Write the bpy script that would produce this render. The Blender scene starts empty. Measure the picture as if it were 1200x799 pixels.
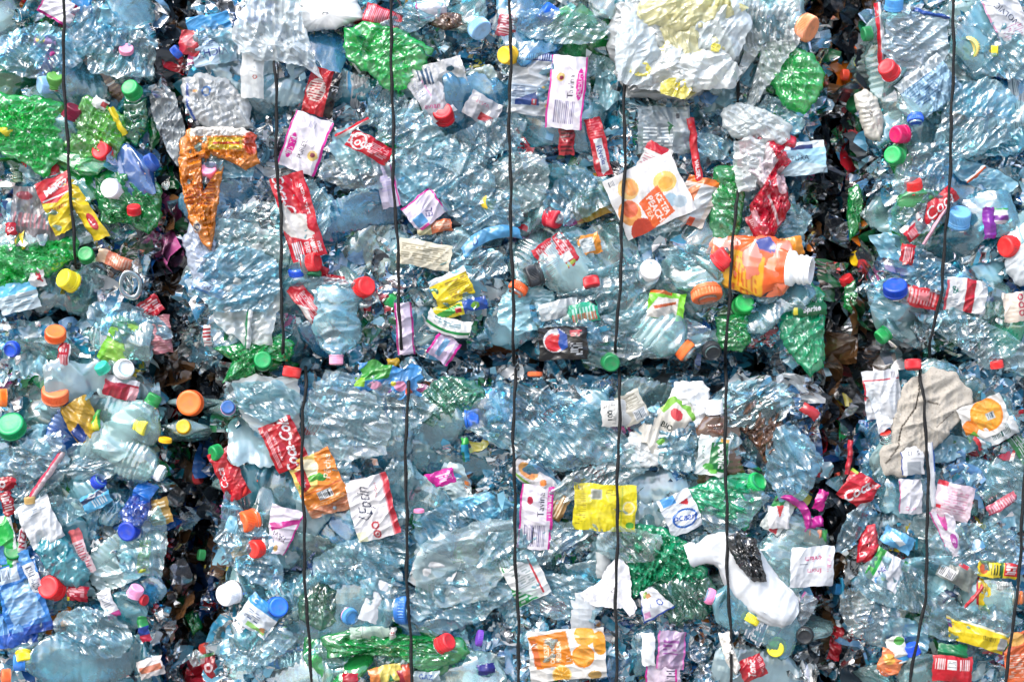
import bpy, math, random
import numpy as np
from mathutils import Matrix, Vector

# ------------------------------------------------------------------ camera, light, exposure
S = 0.00125            # metres per photograph pixel on the bale faces
Z0 = 1.10              # height of the middle of the picture above the yard
DIST = 3.2
SC = bpy.context.scene
COL = SC.collection
cam_d = bpy.data.cameras.new('camera')
cam = bpy.data.objects.new('camera', cam_d)
COL.objects.link(cam)
cam.location = (0, -DIST, Z0)
cam.rotation_euler = (math.radians(90), 0, 0)
cam_d.sensor_width = 36
cam_d.lens = 36 * DIST / (1200 * S)
cam_d.clip_start = 0.05
cam_d.clip_end = 500
SC.camera = cam

SUN_EL, SUN_AZ = 50, 38      # elevation, degrees to the left behind the camera
world = bpy.data.worlds.new('World')
SC.world = world
world.use_nodes = True
wn = world.node_tree
wn.nodes.clear()
sky = wn.nodes.new('ShaderNodeTexSky')
sky.sky_type = 'NISHITA'
sky.sun_disc = False
sky.sun_elevation = math.radians(SUN_EL)
sky.sun_rotation = math.radians(180 + SUN_AZ)
sky.air_density = 1.0
sky.dust_density = 3.0
bg = wn.nodes.new('ShaderNodeBackground')
bg.inputs[1].default_value = 0.15
wo = wn.nodes.new('ShaderNodeOutputWorld')
wn.links.new(sky.outputs[0], bg.inputs[0])
wn.links.new(bg.outputs[0], wo.inputs[0])
sun_d = bpy.data.lights.new('sun', 'SUN')
sun_d.energy = 1.0
sun_d.angle = math.radians(32)
sun_d.color = (1.0, 0.985, 0.96)
sun = bpy.data.objects.new('sun', sun_d)
COL.objects.link(sun)
_sd = Vector((-math.sin(math.radians(SUN_AZ)) * math.cos(math.radians(SUN_EL)),
              -math.cos(math.radians(SUN_AZ)) * math.cos(math.radians(SUN_EL)), math.sin(math.radians(SUN_EL))))
sun.rotation_euler = _sd.to_track_quat('Z', 'Y').to_euler()
SC.view_settings.view_transform = 'Standard'
SC.view_settings.look = 'None'
SC.view_settings.gamma = 1
SC.view_settings.exposure = 1.52
SC.cycles.max_bounces = 10
SC.cycles.transparent_max_bounces = 16
SC.cycles.glossy_bounces = 3
SC.cycles.diffuse_bounces = 3
SC.cycles.transmission_bounces = 4
SC.cycles.caustics_reflective = False
SC.cycles.caustics_refractive = False
SC.cycles.sample_clamp_indirect = 6

# ------------------------------------------------------------------ small helpers
def lin(c):
    """'#rrggbb' or (r,g,b) sRGB 0-1 -> linear rgb"""
    if isinstance(c, str):
        c = c.lstrip('#')
        c = tuple(int(c[i:i + 2], 16) / 255 for i in (0, 2, 4))
    return tuple(((v / 12.92) if v <= 0.04045 else ((v + 0.055) / 1.055) ** 2.4) for v in c)

def P(px, py, d=0.0):
    """photograph pixel on the bale face, d metres in front of it"""
    k = (DIST - d) / DIST
    return Vector(((px - 600) * S * k, -d, Z0 + (399.5 - py) * S * k))

def new_mesh(name, V, F, mat=None, smooth=True, uvc=None, sharp=None):
    me = bpy.data.meshes.new(name)
    V = np.asarray(V, dtype=np.float32)
    if isinstance(F, np.ndarray) and F.ndim == 2:
        n, k = F.shape
        me.vertices.add(len(V)); me.vertices.foreach_set('co', V.ravel())
        me.loops.add(n * k); me.loops.foreach_set('vertex_index', F.astype(np.int32).ravel())
        me.polygons.add(n); me.polygons.foreach_set('loop_start', np.arange(0, n * k, k, dtype=np.int32))
        me.update(calc_edges=True)
    else:
        me.from_pydata([tuple(map(float, v)) for v in V], [], F)
        me.update()
    if smooth:
        me.polygons.foreach_set('use_smooth', [True] * len(me.polygons))
        if sharp:
            me.set_sharp_from_angle(angle=math.radians(sharp))
    if uvc is not None:
        a = me.color_attributes.new('print', 'FLOAT_COLOR', 'POINT')
        a.data.foreach_set('color', np.asarray(uvc, dtype=np.float32).ravel())
    if mat:
        me.materials.append(mat)
    return me

def link(name, me, parent=None, color=None):
    o = bpy.data.objects.new(name, me)
    COL.objects.link(o)
    if parent is not None:
        o.parent = parent
    if color is not None:
        o.color = color
    return o

THINGS = []
def tag(o, label, cat, group=None, kind=None, pos=None, desc=None):
    if label: o['label'] = label
    if cat: o['category'] = cat
    if group: o['group'] = group
    if kind: o['kind'] = kind
    if pos is not None:
        THINGS.append([o, pos, desc])
    return o

def grid_faces(nu, nv, wrap_u=False):
    """vertices indexed [v*nu+u]"""
    uu = nu if wrap_u else nu - 1
    u = np.arange(uu); v = np.arange(nv - 1)
    U, Vv = np.meshgrid(u, v)
    U = U.ravel(); Vv = Vv.ravel()
    U1 = (U + 1) % nu
    return np.stack([Vv * nu + U, Vv * nu + U1, (Vv + 1) * nu + U1, (Vv + 1) * nu + U], 1)

def f1(Pt, seeds):
    """distance to the nearest seed and gap to the second"""
    A, B = [], []
    s2 = (seeds ** 2).sum(1)
    for i in range(0, len(Pt), 6000):
        p = Pt[i:i + 6000]
        d = (p ** 2).sum(1)[:, None] + s2[None] - 2 * p @ seeds.T
        d.partition(1, axis=1)
        A.append(np.sqrt(np.maximum(d[:, 0], 0))); B.append(np.sqrt(np.maximum(d[:, 1], 0)))
    a = np.concatenate(A); b = np.concatenate(B)
    return a, b - a

def crease(Pt, rs, cell, bounds=None):
    """crumple field about -1..1 with sharp ridges, features about `cell` metres"""
    lo = Pt.min(0) - cell; hi = Pt.max(0) + cell
    ext = np.maximum(hi - lo, cell)
    n = int(np.clip(np.prod(ext / cell) * 0.9, 8, 420))
    seeds = lo + rs.rand(n, Pt.shape[1]) * ext
    # stretch the cells so the folds run long
    k = Pt.shape[1]
    Qm, _ = np.linalg.qr(rs.randn(k, k))
    sc = np.ones(k); sc[0] = .38
    A = Qm * sc[None]
    a, g = f1(Pt @ A, seeds @ A)
    h = 0.75 * a / cell + 0.75 * np.clip(1 - g / (0.34 * cell), 0, 1) - 0.6
    for k in range(2):
        dvec = rs.randn(Pt.shape[1]); dvec /= np.linalg.norm(dvec)
        e = rs.randn(Pt.shape[1]); e /= np.linalg.norm(e)
        ph = Pt @ dvec / (cell * (1.2 + rs.rand())) + 0.35 * np.sin(Pt @ e / cell * 1.3 + rs.rand() * 6) + rs.rand() * 9
        t = np.abs((ph % 1) - 0.5) * 4 - 1
        h = h + 0.35 * t
    return h

def sstep(x, a, b):
    t = np.clip((x - a) / (b - a), 0, 1)
    return t * t * (3 - 2 * t)

# ------------------------------------------------------------------ materials
def nodes_of(name):
    m = bpy.data.materials.new(name)
    m.use_nodes = True
    nt = m.node_tree
    nt.nodes.clear()
    return m, nt, (lambda t, **k: _mk(nt, t, **k))

def _mk(nt, t, **k):
    n = nt.nodes.new(t)
    for a, v in k.items():
        if a.startswith('i_'):
            n.inputs[int(a[2:])].default_value = v
        else:
            setattr(n, a, v)
    return n

def math_n(nt, op, a, b=None, c=None, clamp=False):
    n = nt.nodes.new('ShaderNodeMath'); n.operation = op; n.use_clamp = clamp
    for i, v in enumerate((a, b, c)):
        if v is None: continue
        if hasattr(v, 'links') or isinstance(v, bpy.types.NodeSocket):
            nt.links.new(v, n.inputs[i])
        else:
            n.inputs[i].default_value = v
    return n.outputs[0]

def mat_film(name, src='object', bump=0.5, scale=110.0, rough=0.10, gloss=0.06, ior=1.6, mottled=0.25, dirt=0.0, milky=1.0, veil=0.0):
    """thin plastic: tinted see-through film with a clear-coat reflection; colour and opacity come from the object or its print"""
    m, nt, mk = nodes_of(name)
    L = nt.links.new
    if src == 'object':
        c = mk('ShaderNodeObjectInfo'); col, alp = c.outputs['Color'], c.outputs['Alpha']
    else:
        c = mk('ShaderNodeAttribute', attribute_name='print'); col, alp = c.outputs['Color'], c.outputs['Alpha']
    tc = mk('ShaderNodeTexCoord')
    oi = mk('ShaderNodeObjectInfo')
    off = mk('ShaderNodeVectorMath', operation='ADD')
    sc_ = mk('ShaderNodeVectorMath', operation='SCALE')
    sc_.inputs['Scale'].default_value = 7.0
    cmb = mk('ShaderNodeCombineXYZ')
    for i in range(3): L(oi.outputs['Random'], cmb.inputs[i])
    L(cmb.outputs[0], sc_.inputs[0])
    L(tc.outputs['Object'], off.inputs[0]); L(sc_.outputs[0], off.inputs[1])
    vec = off.outputs[0]
    # crinkles: distorted cells and long fine wrinkles
    nz = mk('ShaderNodeTexNoise', noise_dimensions='3D'); nz.inputs['Scale'].default_value = scale * 0.3; nz.inputs['Detail'].default_value = 2.5
    L(vec, nz.inputs['Vector'])
    mixv = mk('ShaderNodeVectorMath', operation='MULTIPLY_ADD')
    L(nz.outputs['Color'], mixv.inputs[0]); mixv.inputs[1].default_value = (0.035, 0.035, 0.035); L(vec, mixv.inputs[2])
    mp = mk('ShaderNodeMapping'); mp.inputs['Scale'].default_value = (0.17, 1, 1.0)
    rot = mk('ShaderNodeCombineXYZ')
    for i, f in enumerate((5.0, 9.0, 3.0)): L(math_n(nt, 'MULTIPLY', oi.outputs['Random'], f), rot.inputs[i])
    L(rot.outputs[0], mp.inputs['Rotation'])
    L(mixv.outputs[0], mp.inputs['Vector'])
    big = mk('ShaderNodeTexNoise'); big.inputs['Scale'].default_value = scale * 0.22; big.inputs['Detail'].default_value = 1
    L(vec, big.inputs['Vector'])
    bamp = mk('ShaderNodeMapRange'); bamp.inputs['From Min'].default_value = 0.38; bamp.inputs['From Max'].default_value = 0.66
    bamp.inputs['To Min'].default_value = 0.15; bamp.inputs['To Max'].default_value = 1.3
    L(big.outputs['Fac'], bamp.inputs['Value'])
    vo = mk('ShaderNodeTexVoronoi', feature='F1'); vo.inputs['Scale'].default_value = scale * 1.35
    L(mp.outputs[0], vo.inputs['Vector'])
    hsum0 = math_n(nt, 'MULTIPLY', math_n(nt, 'MULTIPLY_ADD', nz.outputs['Fac'], 1.1, vo.outputs['Distance']), bamp.outputs[0])
    hsum = math_n(nt, 'MULTIPLY', hsum0, math_n(nt, 'MULTIPLY_ADD', oi.outputs['Random'], 1.3, 0.35))
    bp = mk('ShaderNodeBump'); bp.inputs['Strength'].default_value = bump; bp.inputs['Distance'].default_value = 0.006
    L(hsum, bp.inputs['Height'])
    lw = mk('ShaderNodeLayerWeight'); lw.inputs['Blend'].default_value = 0.5; L(bp.outputs[0], lw.inputs['Normal'])
    fr = mk('ShaderNodeFresnel'); fr.inputs['IOR'].default_value = ior; L(bp.outputs[0], fr.inputs['Normal'])
    # deeper colour where the film is seen edge-on
    edge = math_n(nt, 'MULTIPLY_ADD', lw.outputs['Facing'], 1.5, 0.75)
    gm = mk('ShaderNodeGamma'); L(col, gm.inputs['Color']); L(edge, gm.inputs['Gamma'])
    tr = mk('ShaderNodeBsdfTransparent'); L(gm.outputs[0], tr.inputs['Color'])
    # milky scuffs
    mr = mk('ShaderNodeMapRange'); mr.inputs['From Min'].default_value = 0.42; mr.inputs['From Max'].default_value = 0.72
    mr.inputs['To Min'].default_value = 0.0; mr.inputs['To Max'].default_value = mottled
    L(nz.outputs['Fac'], mr.inputs['Value'])
    op = math_n(nt, 'MAXIMUM', alp, mr.outputs[0])
    op2 = math_n(nt, 'MULTIPLY_ADD', lw.outputs['Facing'], 0.12, op, clamp=True)
    lift = mk('ShaderNodeMix', data_type='RGBA', blend_type='MIX')
    L(col, lift.inputs[6]); L(col, lift.inputs[7])
    if veil > 0:
        nt.links.remove(lift.inputs[7].links[0]); lift.inputs[7].default_value = (.66, .86, .90, 1)
        L(math_n(nt, 'MULTIPLY', mr.outputs[0], veil * 1.6), lift.inputs[0])
    if dirt > 0:
        n4 = mk('ShaderNodeTexNoise'); n4.inputs['Scale'].default_value = 45; n4.inputs['Detail'].default_value = 6
        L(vec, n4.inputs['Vector'])
        m4 = mk('ShaderNodeMapRange'); m4.inputs['From Min'].default_value = 0.5; m4.inputs['From Max'].default_value = 0.75
        m4.inputs['To Max'].default_value = dirt
        L(n4.outputs['Fac'], m4.inputs['Value']); L(m4.outputs[0], lift.inputs[0])
        lift.inputs[7].default_value = (0.16, 0.14, 0.11, 1)
        nt.links.remove(lift.inputs[7].links[0])
    df = mk('ShaderNodeBsdfDiffuse'); L(lift.outputs[2], df.inputs['Color']); L(bp.outputs[0], df.inputs['Normal'])
    tl = mk('ShaderNodeBsdfTranslucent'); L(lift.outputs[2], tl.inputs['Color']); L(bp.outputs[0], tl.inputs['Normal'])
    m1 = mk('ShaderNodeMixShader'); m1.inputs[0].default_value = 0.25 * milky; L(df.outputs[0], m1.inputs[1]); L(tl.outputs[0], m1.inputs[2])
    m2 = mk('ShaderNodeMixShader'); L(op2, m2.inputs[0]); L(tr.outputs[0], m2.inputs[1]); L(m1.outputs[0], m2.inputs[2])
    gl = mk('ShaderNodeBsdfGlossy'); gl.inputs['Roughness'].default_value = rough; L(bp.outputs[0], gl.inputs['Normal'])
    gf = math_n(nt, 'ADD', fr.outputs[0], gloss, clamp=True)
    m3 = mk('ShaderNodeMixShader'); L(gf, m3.inputs[0]); L(m2.outputs[0], m3.inputs[1]); L(gl.outputs[0], m3.inputs[2])
    out = mk('ShaderNodeOutputMaterial'); L(m3.outputs[0], out.inputs[0])
    return m

def mat_solid(name, src='object', rough=0.4, bump=0.1, scale=200, spec=0.5, dirt=0.25, sheen=0):
    m, nt, mk = nodes_of(name)
    L = nt.links.new
    if src == 'object':
        c = mk('ShaderNodeObjectInfo'); col = c.outputs['Color']
    elif src == 'attr':
        c = mk('ShaderNodeAttribute', attribute_name='print'); col = c.outputs['Color']
    else:
        c = mk('ShaderNodeRGB'); c.outputs[0].default_value = (*src, 1); col = c.outputs[0]
    tc = mk('ShaderNodeTexCoord')
    n4 = mk('ShaderNodeTexNoise'); n4.inputs['Scale'].default_value = scale * .4; n4.inputs['Detail'].default_value = 6
    L(tc.outputs['Object'], n4.inputs['Vector'])
    m4 = mk('ShaderNodeMapRange'); m4.inputs['From Min'].default_value = 0.5; m4.inputs['From Max'].default_value = 0.8
    m4.inputs['To Max'].default_value = dirt
    L(n4.outputs['Fac'], m4.inputs['Value'])
    mx = mk('ShaderNodeMix', data_type='RGBA'); L(m4.outputs[0], mx.inputs[0]); L(col, mx.inputs[6]); mx.inputs[7].default_value = (0.10, 0.09, 0.075, 1)
    nz = mk('ShaderNodeTexNoise'); nz.inputs['Scale'].default_value = scale; nz.inputs['Detail'].default_value = 4
    L(tc.outputs['Object'], nz.inputs['Vector'])
    bp = mk('ShaderNodeBump'); bp.inputs['Strength'].default_value = bump; bp.inputs['Distance'].default_value = 0.002
    L(nz.outputs['Fac'], bp.inputs['Height'])
    pr = mk('ShaderNodeBsdfPrincipled'); L(mx.outputs[2], pr.inputs['Base Color']); pr.inputs['Roughness'].default_value = rough
    pr.inputs['Specular IOR Level'].default_value = spec
    L(bp.outputs[0], pr.inputs['Normal'])
    out = mk('ShaderNodeOutputMaterial'); L(pr.outputs[0], out.inputs[0])
    return m

M_PET = mat_film('clear_bottle_plastic', 'object', bump=0.22, scale=42, rough=0.14, gloss=0.11, mottled=0.5, veil=.25)
M_FILM = mat_film('thin_wrapping_film', 'object', bump=0.24, scale=44, rough=0.17, gloss=0.07, mottled=0.26, veil=.2)
M_SHARD = mat_film('compressed_plastic', 'attr', bump=0.55, scale=60, rough=0.2, gloss=0.03, mottled=0.3)
M_PRINT = mat_film('printed_film', 'attr', bump=0.10, scale=90, rough=0.22, gloss=0.02, ior=1.4, mottled=0.0, dirt=0.3)
M_CRINKLE = mat_film('crinkled_printed_film', 'attr', bump=0.5, scale=75, rough=0.16, gloss=0.05, mottled=0.2)
M_CAP = mat_solid('cap_plastic', 'object', rough=0.4, bump=0.15, scale=260, dirt=0.4)
M_NECK = mat_film('neck_plastic', 'object', bump=0.1, scale=60, rough=0.06, gloss=0.05, mottled=0.05)
M_JUG = mat_solid('opaque_white_plastic', 'attr', rough=0.35, bump=0.15, scale=120, dirt=0.2)
M_CLOTH = mat_solid('woven_bag_cloth', 'attr', rough=0.9, bump=0.5, scale=900, dirt=0.5, spec=0.1)
M_PAPER = mat_solid('wet_paper', 'attr', rough=0.8, bump=0.4, scale=300, dirt=0.3, spec=0.2)
M_WIRE = mat_solid('black_wire', (0.006, 0.007, 0.008), rough=0.6, spec=.25, bump=0.6, scale=500, dirt=0.15)
# ------------------------------------------------------------------ flat print: drawn on the sheet's own points
_tx = {}
def glyphs(s, bold=0.0):
    key = (s, bold)
    if key in _tx: return _tx[key]
    cu = bpy.data.curves.new('tmp_text', 'FONT')
    cu.body = s; cu.size = 1.0; cu.align_x = 'CENTER'; cu.align_y = 'CENTER'; cu.offset = bold; cu.resolution_u = 3
    o = bpy.data.objects.new('tmp_text', cu)
    COL.objects.link(o)
    bpy.context.view_layer.update()
    me = bpy.data.meshes.new_from_object(o)
    me.calc_loop_triangles()
    v = np.array([tuple(x.co)[:2] for x in me.vertices])
    t = np.array([tuple(x.vertices) for x in me.loop_triangles])
    bpy.data.objects.remove(o); bpy.data.curves.remove(cu); bpy.data.meshes.remove(me)
    lo, hi = v.min(0), v.max(0)
    v = (v - (lo + hi) / 2)
    h = hi[1] - lo[1]
    _tx[key] = (v / h, t, (hi[0] - lo[0]) / h)
    return _tx[key]

def draw(X, Y, ops):
    """X, Y points in label pixels (y down). ops painted in turn. returns rgba"""
    C = np.zeros((len(X), 4)); C[:] = (0.8, 0.8, 0.8, 0.9)
    for op in ops:
        k = op[0]; a = 1.0
        if k == 'fill':
            m = np.ones(len(X), bool); col = op[1]; a = op[2] if len(op) > 2 else 0.95
        elif k == 'rect':
            _, x0, y0, x1, y1, col = op[:6]; a = op[6] if len(op) > 6 else 0.95
            m = (X >= x0) & (X <= x1) & (Y >= y0) & (Y <= y1)
        elif k == 'ell':
            _, cx, cy, rx, ry, col = op[:6]; a = op[6] if len(op) > 6 else 0.95
            m = ((X - cx) / rx) ** 2 + ((Y - cy) / ry) ** 2 <= 1
        elif k == 'ring':
            _, cx, cy, r, w, col = op[:6]; a = 0.95
            m = np.abs(np.hypot(X - cx, Y - cy) - r) <= w
        elif k == 'line':
            _, pts, w, col = op[:4]; a = 0.95
            m = np.zeros(len(X), bool)
            for (x0, y0), (x1, y1) in zip(pts[:-1], pts[1:]):
                dx, dy = x1 - x0, y1 - y0
                t = np.clip(((X - x0) * dx + (Y - y0) * dy) / (dx * dx + dy * dy + 1e-9), 0, 1)
                m |= np.hypot(X - x0 - t * dx, Y - y0 - t * dy) <= w / 2
        elif k == 'poly':
            _, pts, col = op[:3]; a = op[3] if len(op) > 3 else 0.95
            m = inpoly(X, Y, pts)
        elif k == 'bars':          # a barcode or fine rows of print: x0 y0 x1 y1 pitch colour vertical?
            _, x0, y0, x1, y1, pitch, col, vert = op[:8]; a = 0.95
            q = X if vert else Y; r = Y if vert else X
            hsh = np.sin(np.floor(q / pitch) * 12.99 + 4.1) * 43758.5
            ph = (q / pitch) % 1
            m = (X >= x0) & (X <= x1) & (Y >= y0) & (Y <= y1) & (ph < 0.35 + 0.3 * (hsh % 1))
            if not vert:
                h2 = np.sin(np.floor(r / (pitch * 1.1)) * 7.3 + np.floor(q / pitch) * 3.7) * 917.3
                m &= (h2 % 1) > 0.25
        elif k == 'segs':          # orange slice
            _, cx, cy, r, col, col2 = op[:6]
            rr = np.hypot(X - cx, Y - cy); th = np.arctan2(Y - cy, X - cx)
            m0 = rr <= r; C[m0] = (*lin(col2), 0.95)
            m = (rr <= r * 0.86) & (np.abs(((th * 9 / (2 * math.pi)) % 1) - 0.5) < 0.44) & (rr > r * .1)
        elif k == 't':
            _, s, cx, cy, h, rot, col = op[:7]
            kw = op[7] if len(op) > 7 else {}
            v, tr, asp = glyphs(s, kw.get('bold', 0.0))
            sx = kw.get('sx', 1.0); sh = kw.get('shear', 0.0)
            c_, s_ = math.cos(math.radians(rot)), math.sin(math.radians(rot))
            vx = v[:, 0] * sx + v[:, 1] * sh; vy = v[:, 1]
            vx = vx * h; vy = vy * h
            px = cx + vx * c_ - vy * s_
            py = cy - (vx * s_ + vy * c_)
            m = np.zeros(len(X), bool)
            near = np.where((X > px.min()) & (X < px.max()) & (Y > py.min()) & (Y < py.max()))[0]
            if len(near):
                nx, ny = X[near], Y[near]; hit = np.zeros(len(near), bool)
                ax, ay = px[tr[:, 0]], py[tr[:, 0]]; bx, by = px[tr[:, 1]], py[tr[:, 1]]; dx, dy = px[tr[:, 2]], py[tr[:, 2]]
                for i in range(len(tr)):
                    e1 = (bx[i] - ax[i]) * (ny - ay[i]) - (by[i] - ay[i]) * (nx - ax[i])
                    e2 = (dx[i] - bx[i]) * (ny - by[i]) - (dy[i] - by[i]) * (nx - bx[i])
                    e3 = (ax[i] - dx[i]) * (ny - dy[i]) - (ay[i] - dy[i]) * (nx - dx[i])
                    hit |= ((e1 >= 0) & (e2 >= 0) & (e3 >= 0)) | ((e1 <= 0) & (e2 <= 0) & (e3 <= 0))
                m[near] = hit
        l_ = lin(col); C[m] = (l_[0] * .78, l_[1] * .78, l_[2] * .78, a)
    return C

def inpoly(X, Y, pts):
    m = np.zeros(len(X), bool)
    n = len(pts)
    for i in range(n):
        x0, y0 = pts[i]; x1, y1 = pts[(i + 1) % n]
        c = ((y0 > Y) != (y1 > Y)) & (X < (x1 - x0) * (Y - y0) / ((y1 - y0) or 1e-9) + x0)
        m ^= c
    return m

# ------------------------------------------------------------------ crumpled sheets and lumps (photo-pixel outlines, built at real size)
def to_obj(name, px, py, d, U, V, W, F, mat, col=None, rot=0, tilt=(0, 0), uvc=None, parent=None, sharp=None):
    """U right, V up, W toward the viewer in metres"""
    me = new_mesh(name, np.stack([U, -W, V], 1), F, mat, True, uvc, sharp)
    o = link(name, me, parent, col)
    if parent is None:
        o.matrix_world = pose(px, py, d, rot, tilt)
    return o

def pose(px, py, d, rot=0, tilt=(0, 0), sc=1.0):
    return (Matrix.Translation(P(px, py, d)) @ Matrix.Rotation(math.radians(-rot), 4, 'Y') @
            Matrix.Rotation(math.radians(tilt[0]), 4, 'Z') @ Matrix.Rotation(math.radians(tilt[1]), 4, 'X') @ Matrix.Scale(sc, 4))

def sheet(name, cx, cy, w, h, rot=0, ops=None, d=0.048, amp=0.003, cell=0.02, seed=0, mat=None, color=None, taper=(1, 1), bow=0.0,
          curl=0.75, tilt=(0, 0), res=0.8, rag=0.55, skew=0.0):
    """crumpled rectangular piece of film w x h photo pixels, printed with ops"""
    rs = np.random.RandomState(seed + int(cx * 7 + cy * 13))
    nu, nv = max(8, int(w / res)), max(8, int(h / res))
    u, v = np.meshgrid(np.linspace(0, 1, nu), np.linspace(0, 1, nv))
    u = u.ravel(); v = v.ravel()
    X, Y = u * w, v * h
    lx = (u - .5) * w; ly = (.5 - v) * h
    tp = taper[0] * (1 - v) + taper[1] * v
    lx = lx * tp + skew * ly
    # ragged edges and a gentle bow
    fr = rs.rand(4) * 6
    edge_u = np.abs(u - .5) * 2; edge_v = np.abs(v - .5) * 2
    lx = lx + rag * edge_u ** 4 * (np.sin(v * 9 + fr[0]) + .6 * np.sin(v * 23 + fr[1]))
    ly = ly + rag * edge_v ** 4 * (np.sin(u * 8 + fr[2]) + .6 * np.sin(u * 21 + fr[3]))
    ly = ly + bow * w * ((u - .5) ** 2) * 4
    U, V = lx * S, ly * S
    Pt = np.stack([U, V], 1)
    q = crease(Pt, rs, cell); q2 = crease(Pt, rs, cell * .42)
    W = (amp * .9 + .0006) * q + amp * .2 * q2 + (w > 34) * .0022 * np.sin(u * rs.uniform(4, 8) + v * rs.uniform(-4, 4) + rs.rand() * 6) - curl * (edge_u ** 2 + edge_v ** 2) * 0.5 * 0.01
    U = U + .10 * amp * crease(Pt, rs, cell * 1.2); V = V + .10 * amp * crease(Pt, rs, cell * 1.2)
    F = grid_faces(nu, nv)[:, ::-1]
    uvc = draw(X, Y, ops) if ops else None
    if ops is None and mat is None: mat = M_FILM
    return to_obj(name, cx, cy, d, U, V, W, F, mat or M_PRINT, color, rot, tilt, uvc)

def blob(name, pts, d=0.03, thick=0.0, amp=0.006, cell=0.025, seed=0, mat=None, color=None, star=None, ops=None, back=True, dome=0.0,
         nr=None, tilt=(0, 0), fine=0.4, streak=None, sharp=None, parent=None, org=None):
    """closed crumpled lump or open film with the star-shaped outline pts (photo pixels)"""
    rs = np.random.RandomState(seed + int(pts[0][0] * 3 + pts[0][1] * 5))
    pts = np.array(pts, float)
    c = pts.mean(0)
    rel = pts - c
    ang = np.arctan2(rel[:, 1], rel[:, 0]); rad = np.hypot(rel[:, 0], rel[:, 1])
    o_ = np.argsort(ang); ang, rad = ang[o_], rad[o_]
    size = rad.mean()
    nr = nr or int(np.clip(size / 1.5, 10, 42)); na = int(np.clip(size * 4.2, 40, 200))
    th = np.linspace(-math.pi, math.pi, na, endpoint=False)
    A3 = np.concatenate([ang - 2 * math.pi, ang, ang + 2 * math.pi]); R3 = np.concatenate([rad] * 3)
    # straight edges between the outline points
    px_ = np.interp(th, A3, np.tile(np.arange(len(rad)), 3) + np.repeat([-len(rad), 0, len(rad)], len(rad)))
    i0 = np.floor(px_).astype(int); f = px_ - i0
    xs = rad * np.cos(ang); ys = rad * np.sin(ang); n = len(rad)
    bx = xs[i0 % n] * (1 - f) + xs[(i0 + 1) % n] * f; by = ys[i0 % n] * (1 - f) + ys[(i0 + 1) % n] * f
    wob = 1 + 0.03 * np.sin(th * 7 + rs.rand() * 6) + 0.02 * np.sin(th * 17 + rs.rand() * 6) + 0.012 * np.sin(th * 31 + rs.rand() * 6)
    bx *= wob; by *= wob
    t = np.linspace(0, 1, nr + 1)[1:] ** 0.85
    def side(sgn):
        X = np.outer(t, bx).ravel(); Y = np.outer(t, by).ravel(); T = np.repeat(t, na)
        X = np.concatenate([[0], X]); Y = np.concatenate([[0], Y]); T = np.concatenate([[0], T])
        U, V = X * S, -Y * S
        Pt = np.stack([U, V], 1)
        fade = 1 - T ** 6 * (1 if back else 0.3)
        W = fade * (amp * crease(Pt, rs, cell) + amp * fine * crease(Pt, rs, cell * .4)) + thick * np.sqrt(np.clip(1 - T ** 2.4, 0, 1)) + dome * (1 - T ** 2)
        if star is not None and sgn > 0:
            sx, sy, sr, k, sa = star
            ax, ay = X + c[0] - sx, Y + c[1] - sy
            rr = np.hypot(ax, ay) / sr; aa = np.arctan2(ay, ax)
            wgt = np.exp(-rr ** 2 * 1.2)
            W = W * (1 - .7 * wgt) + sa * wgt * (np.abs(((aa * k / (2 * math.pi)) % 1) - .5) * 4 - 1) * np.clip(rr * 2.2, 0, 1)
        if streak is not None:
            sd, sp, sa = streak
            al = (U * math.cos(sd) + V * math.sin(sd)) / sp; pe = (-U * math.sin(sd) + V * math.cos(sd)) / sp
            q = al + 1.1 * np.sin(pe * .31 + 1) + .7 * np.sin(al * .37 + pe * .13 + rs.rand() * 6)
            W = W + fade * sa * (.55 + .45 * np.sin(pe * .4 + al * .21)) * (np.abs((q % 1) - .5) * 4 - 1)
        return X, Y, U, V, sgn * W, T
    def faces(base, flip):
        fan = np.stack([np.zeros(na, int), 1 + np.arange(na), 1 + (np.arange(na) + 1) % na], 1) + base
        q = grid_faces(na, nr, True) + 1 + base
        tri = np.concatenate([fan, q[:, [0, 1, 2]], q[:, [0, 2, 3]]])
        return tri[:, ::-1] if flip else tri
    X, Y, U, V, W, T = side(1)
    Fs = [faces(0, False)]
    if back and thick > 0:
        X2, Y2, U2, V2, W2, T2 = side(-1)
        Fs.append(faces(len(X), True))
        X = np.concatenate([X, X2]); Y = np.concatenate([Y, Y2]); U = np.concatenate([U, U2]); V = np.concatenate([V, V2]); W = np.concatenate([W, W2])
    F = np.concatenate(Fs)
    uvc = draw(X + c[0], Y + c[1], ops) if ops else None
    return to_obj(name, c[0], c[1], d, U, V, W, F, mat or M_PET, color, 0, tilt, uvc, sharp=sharp)

def adopt(parent, child):
    """make child a part of parent, staying where it is"""
    bpy.context.view_layer.update()
    child.parent = parent
    child.matrix_parent_inverse = parent.matrix_world.inverted()

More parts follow.
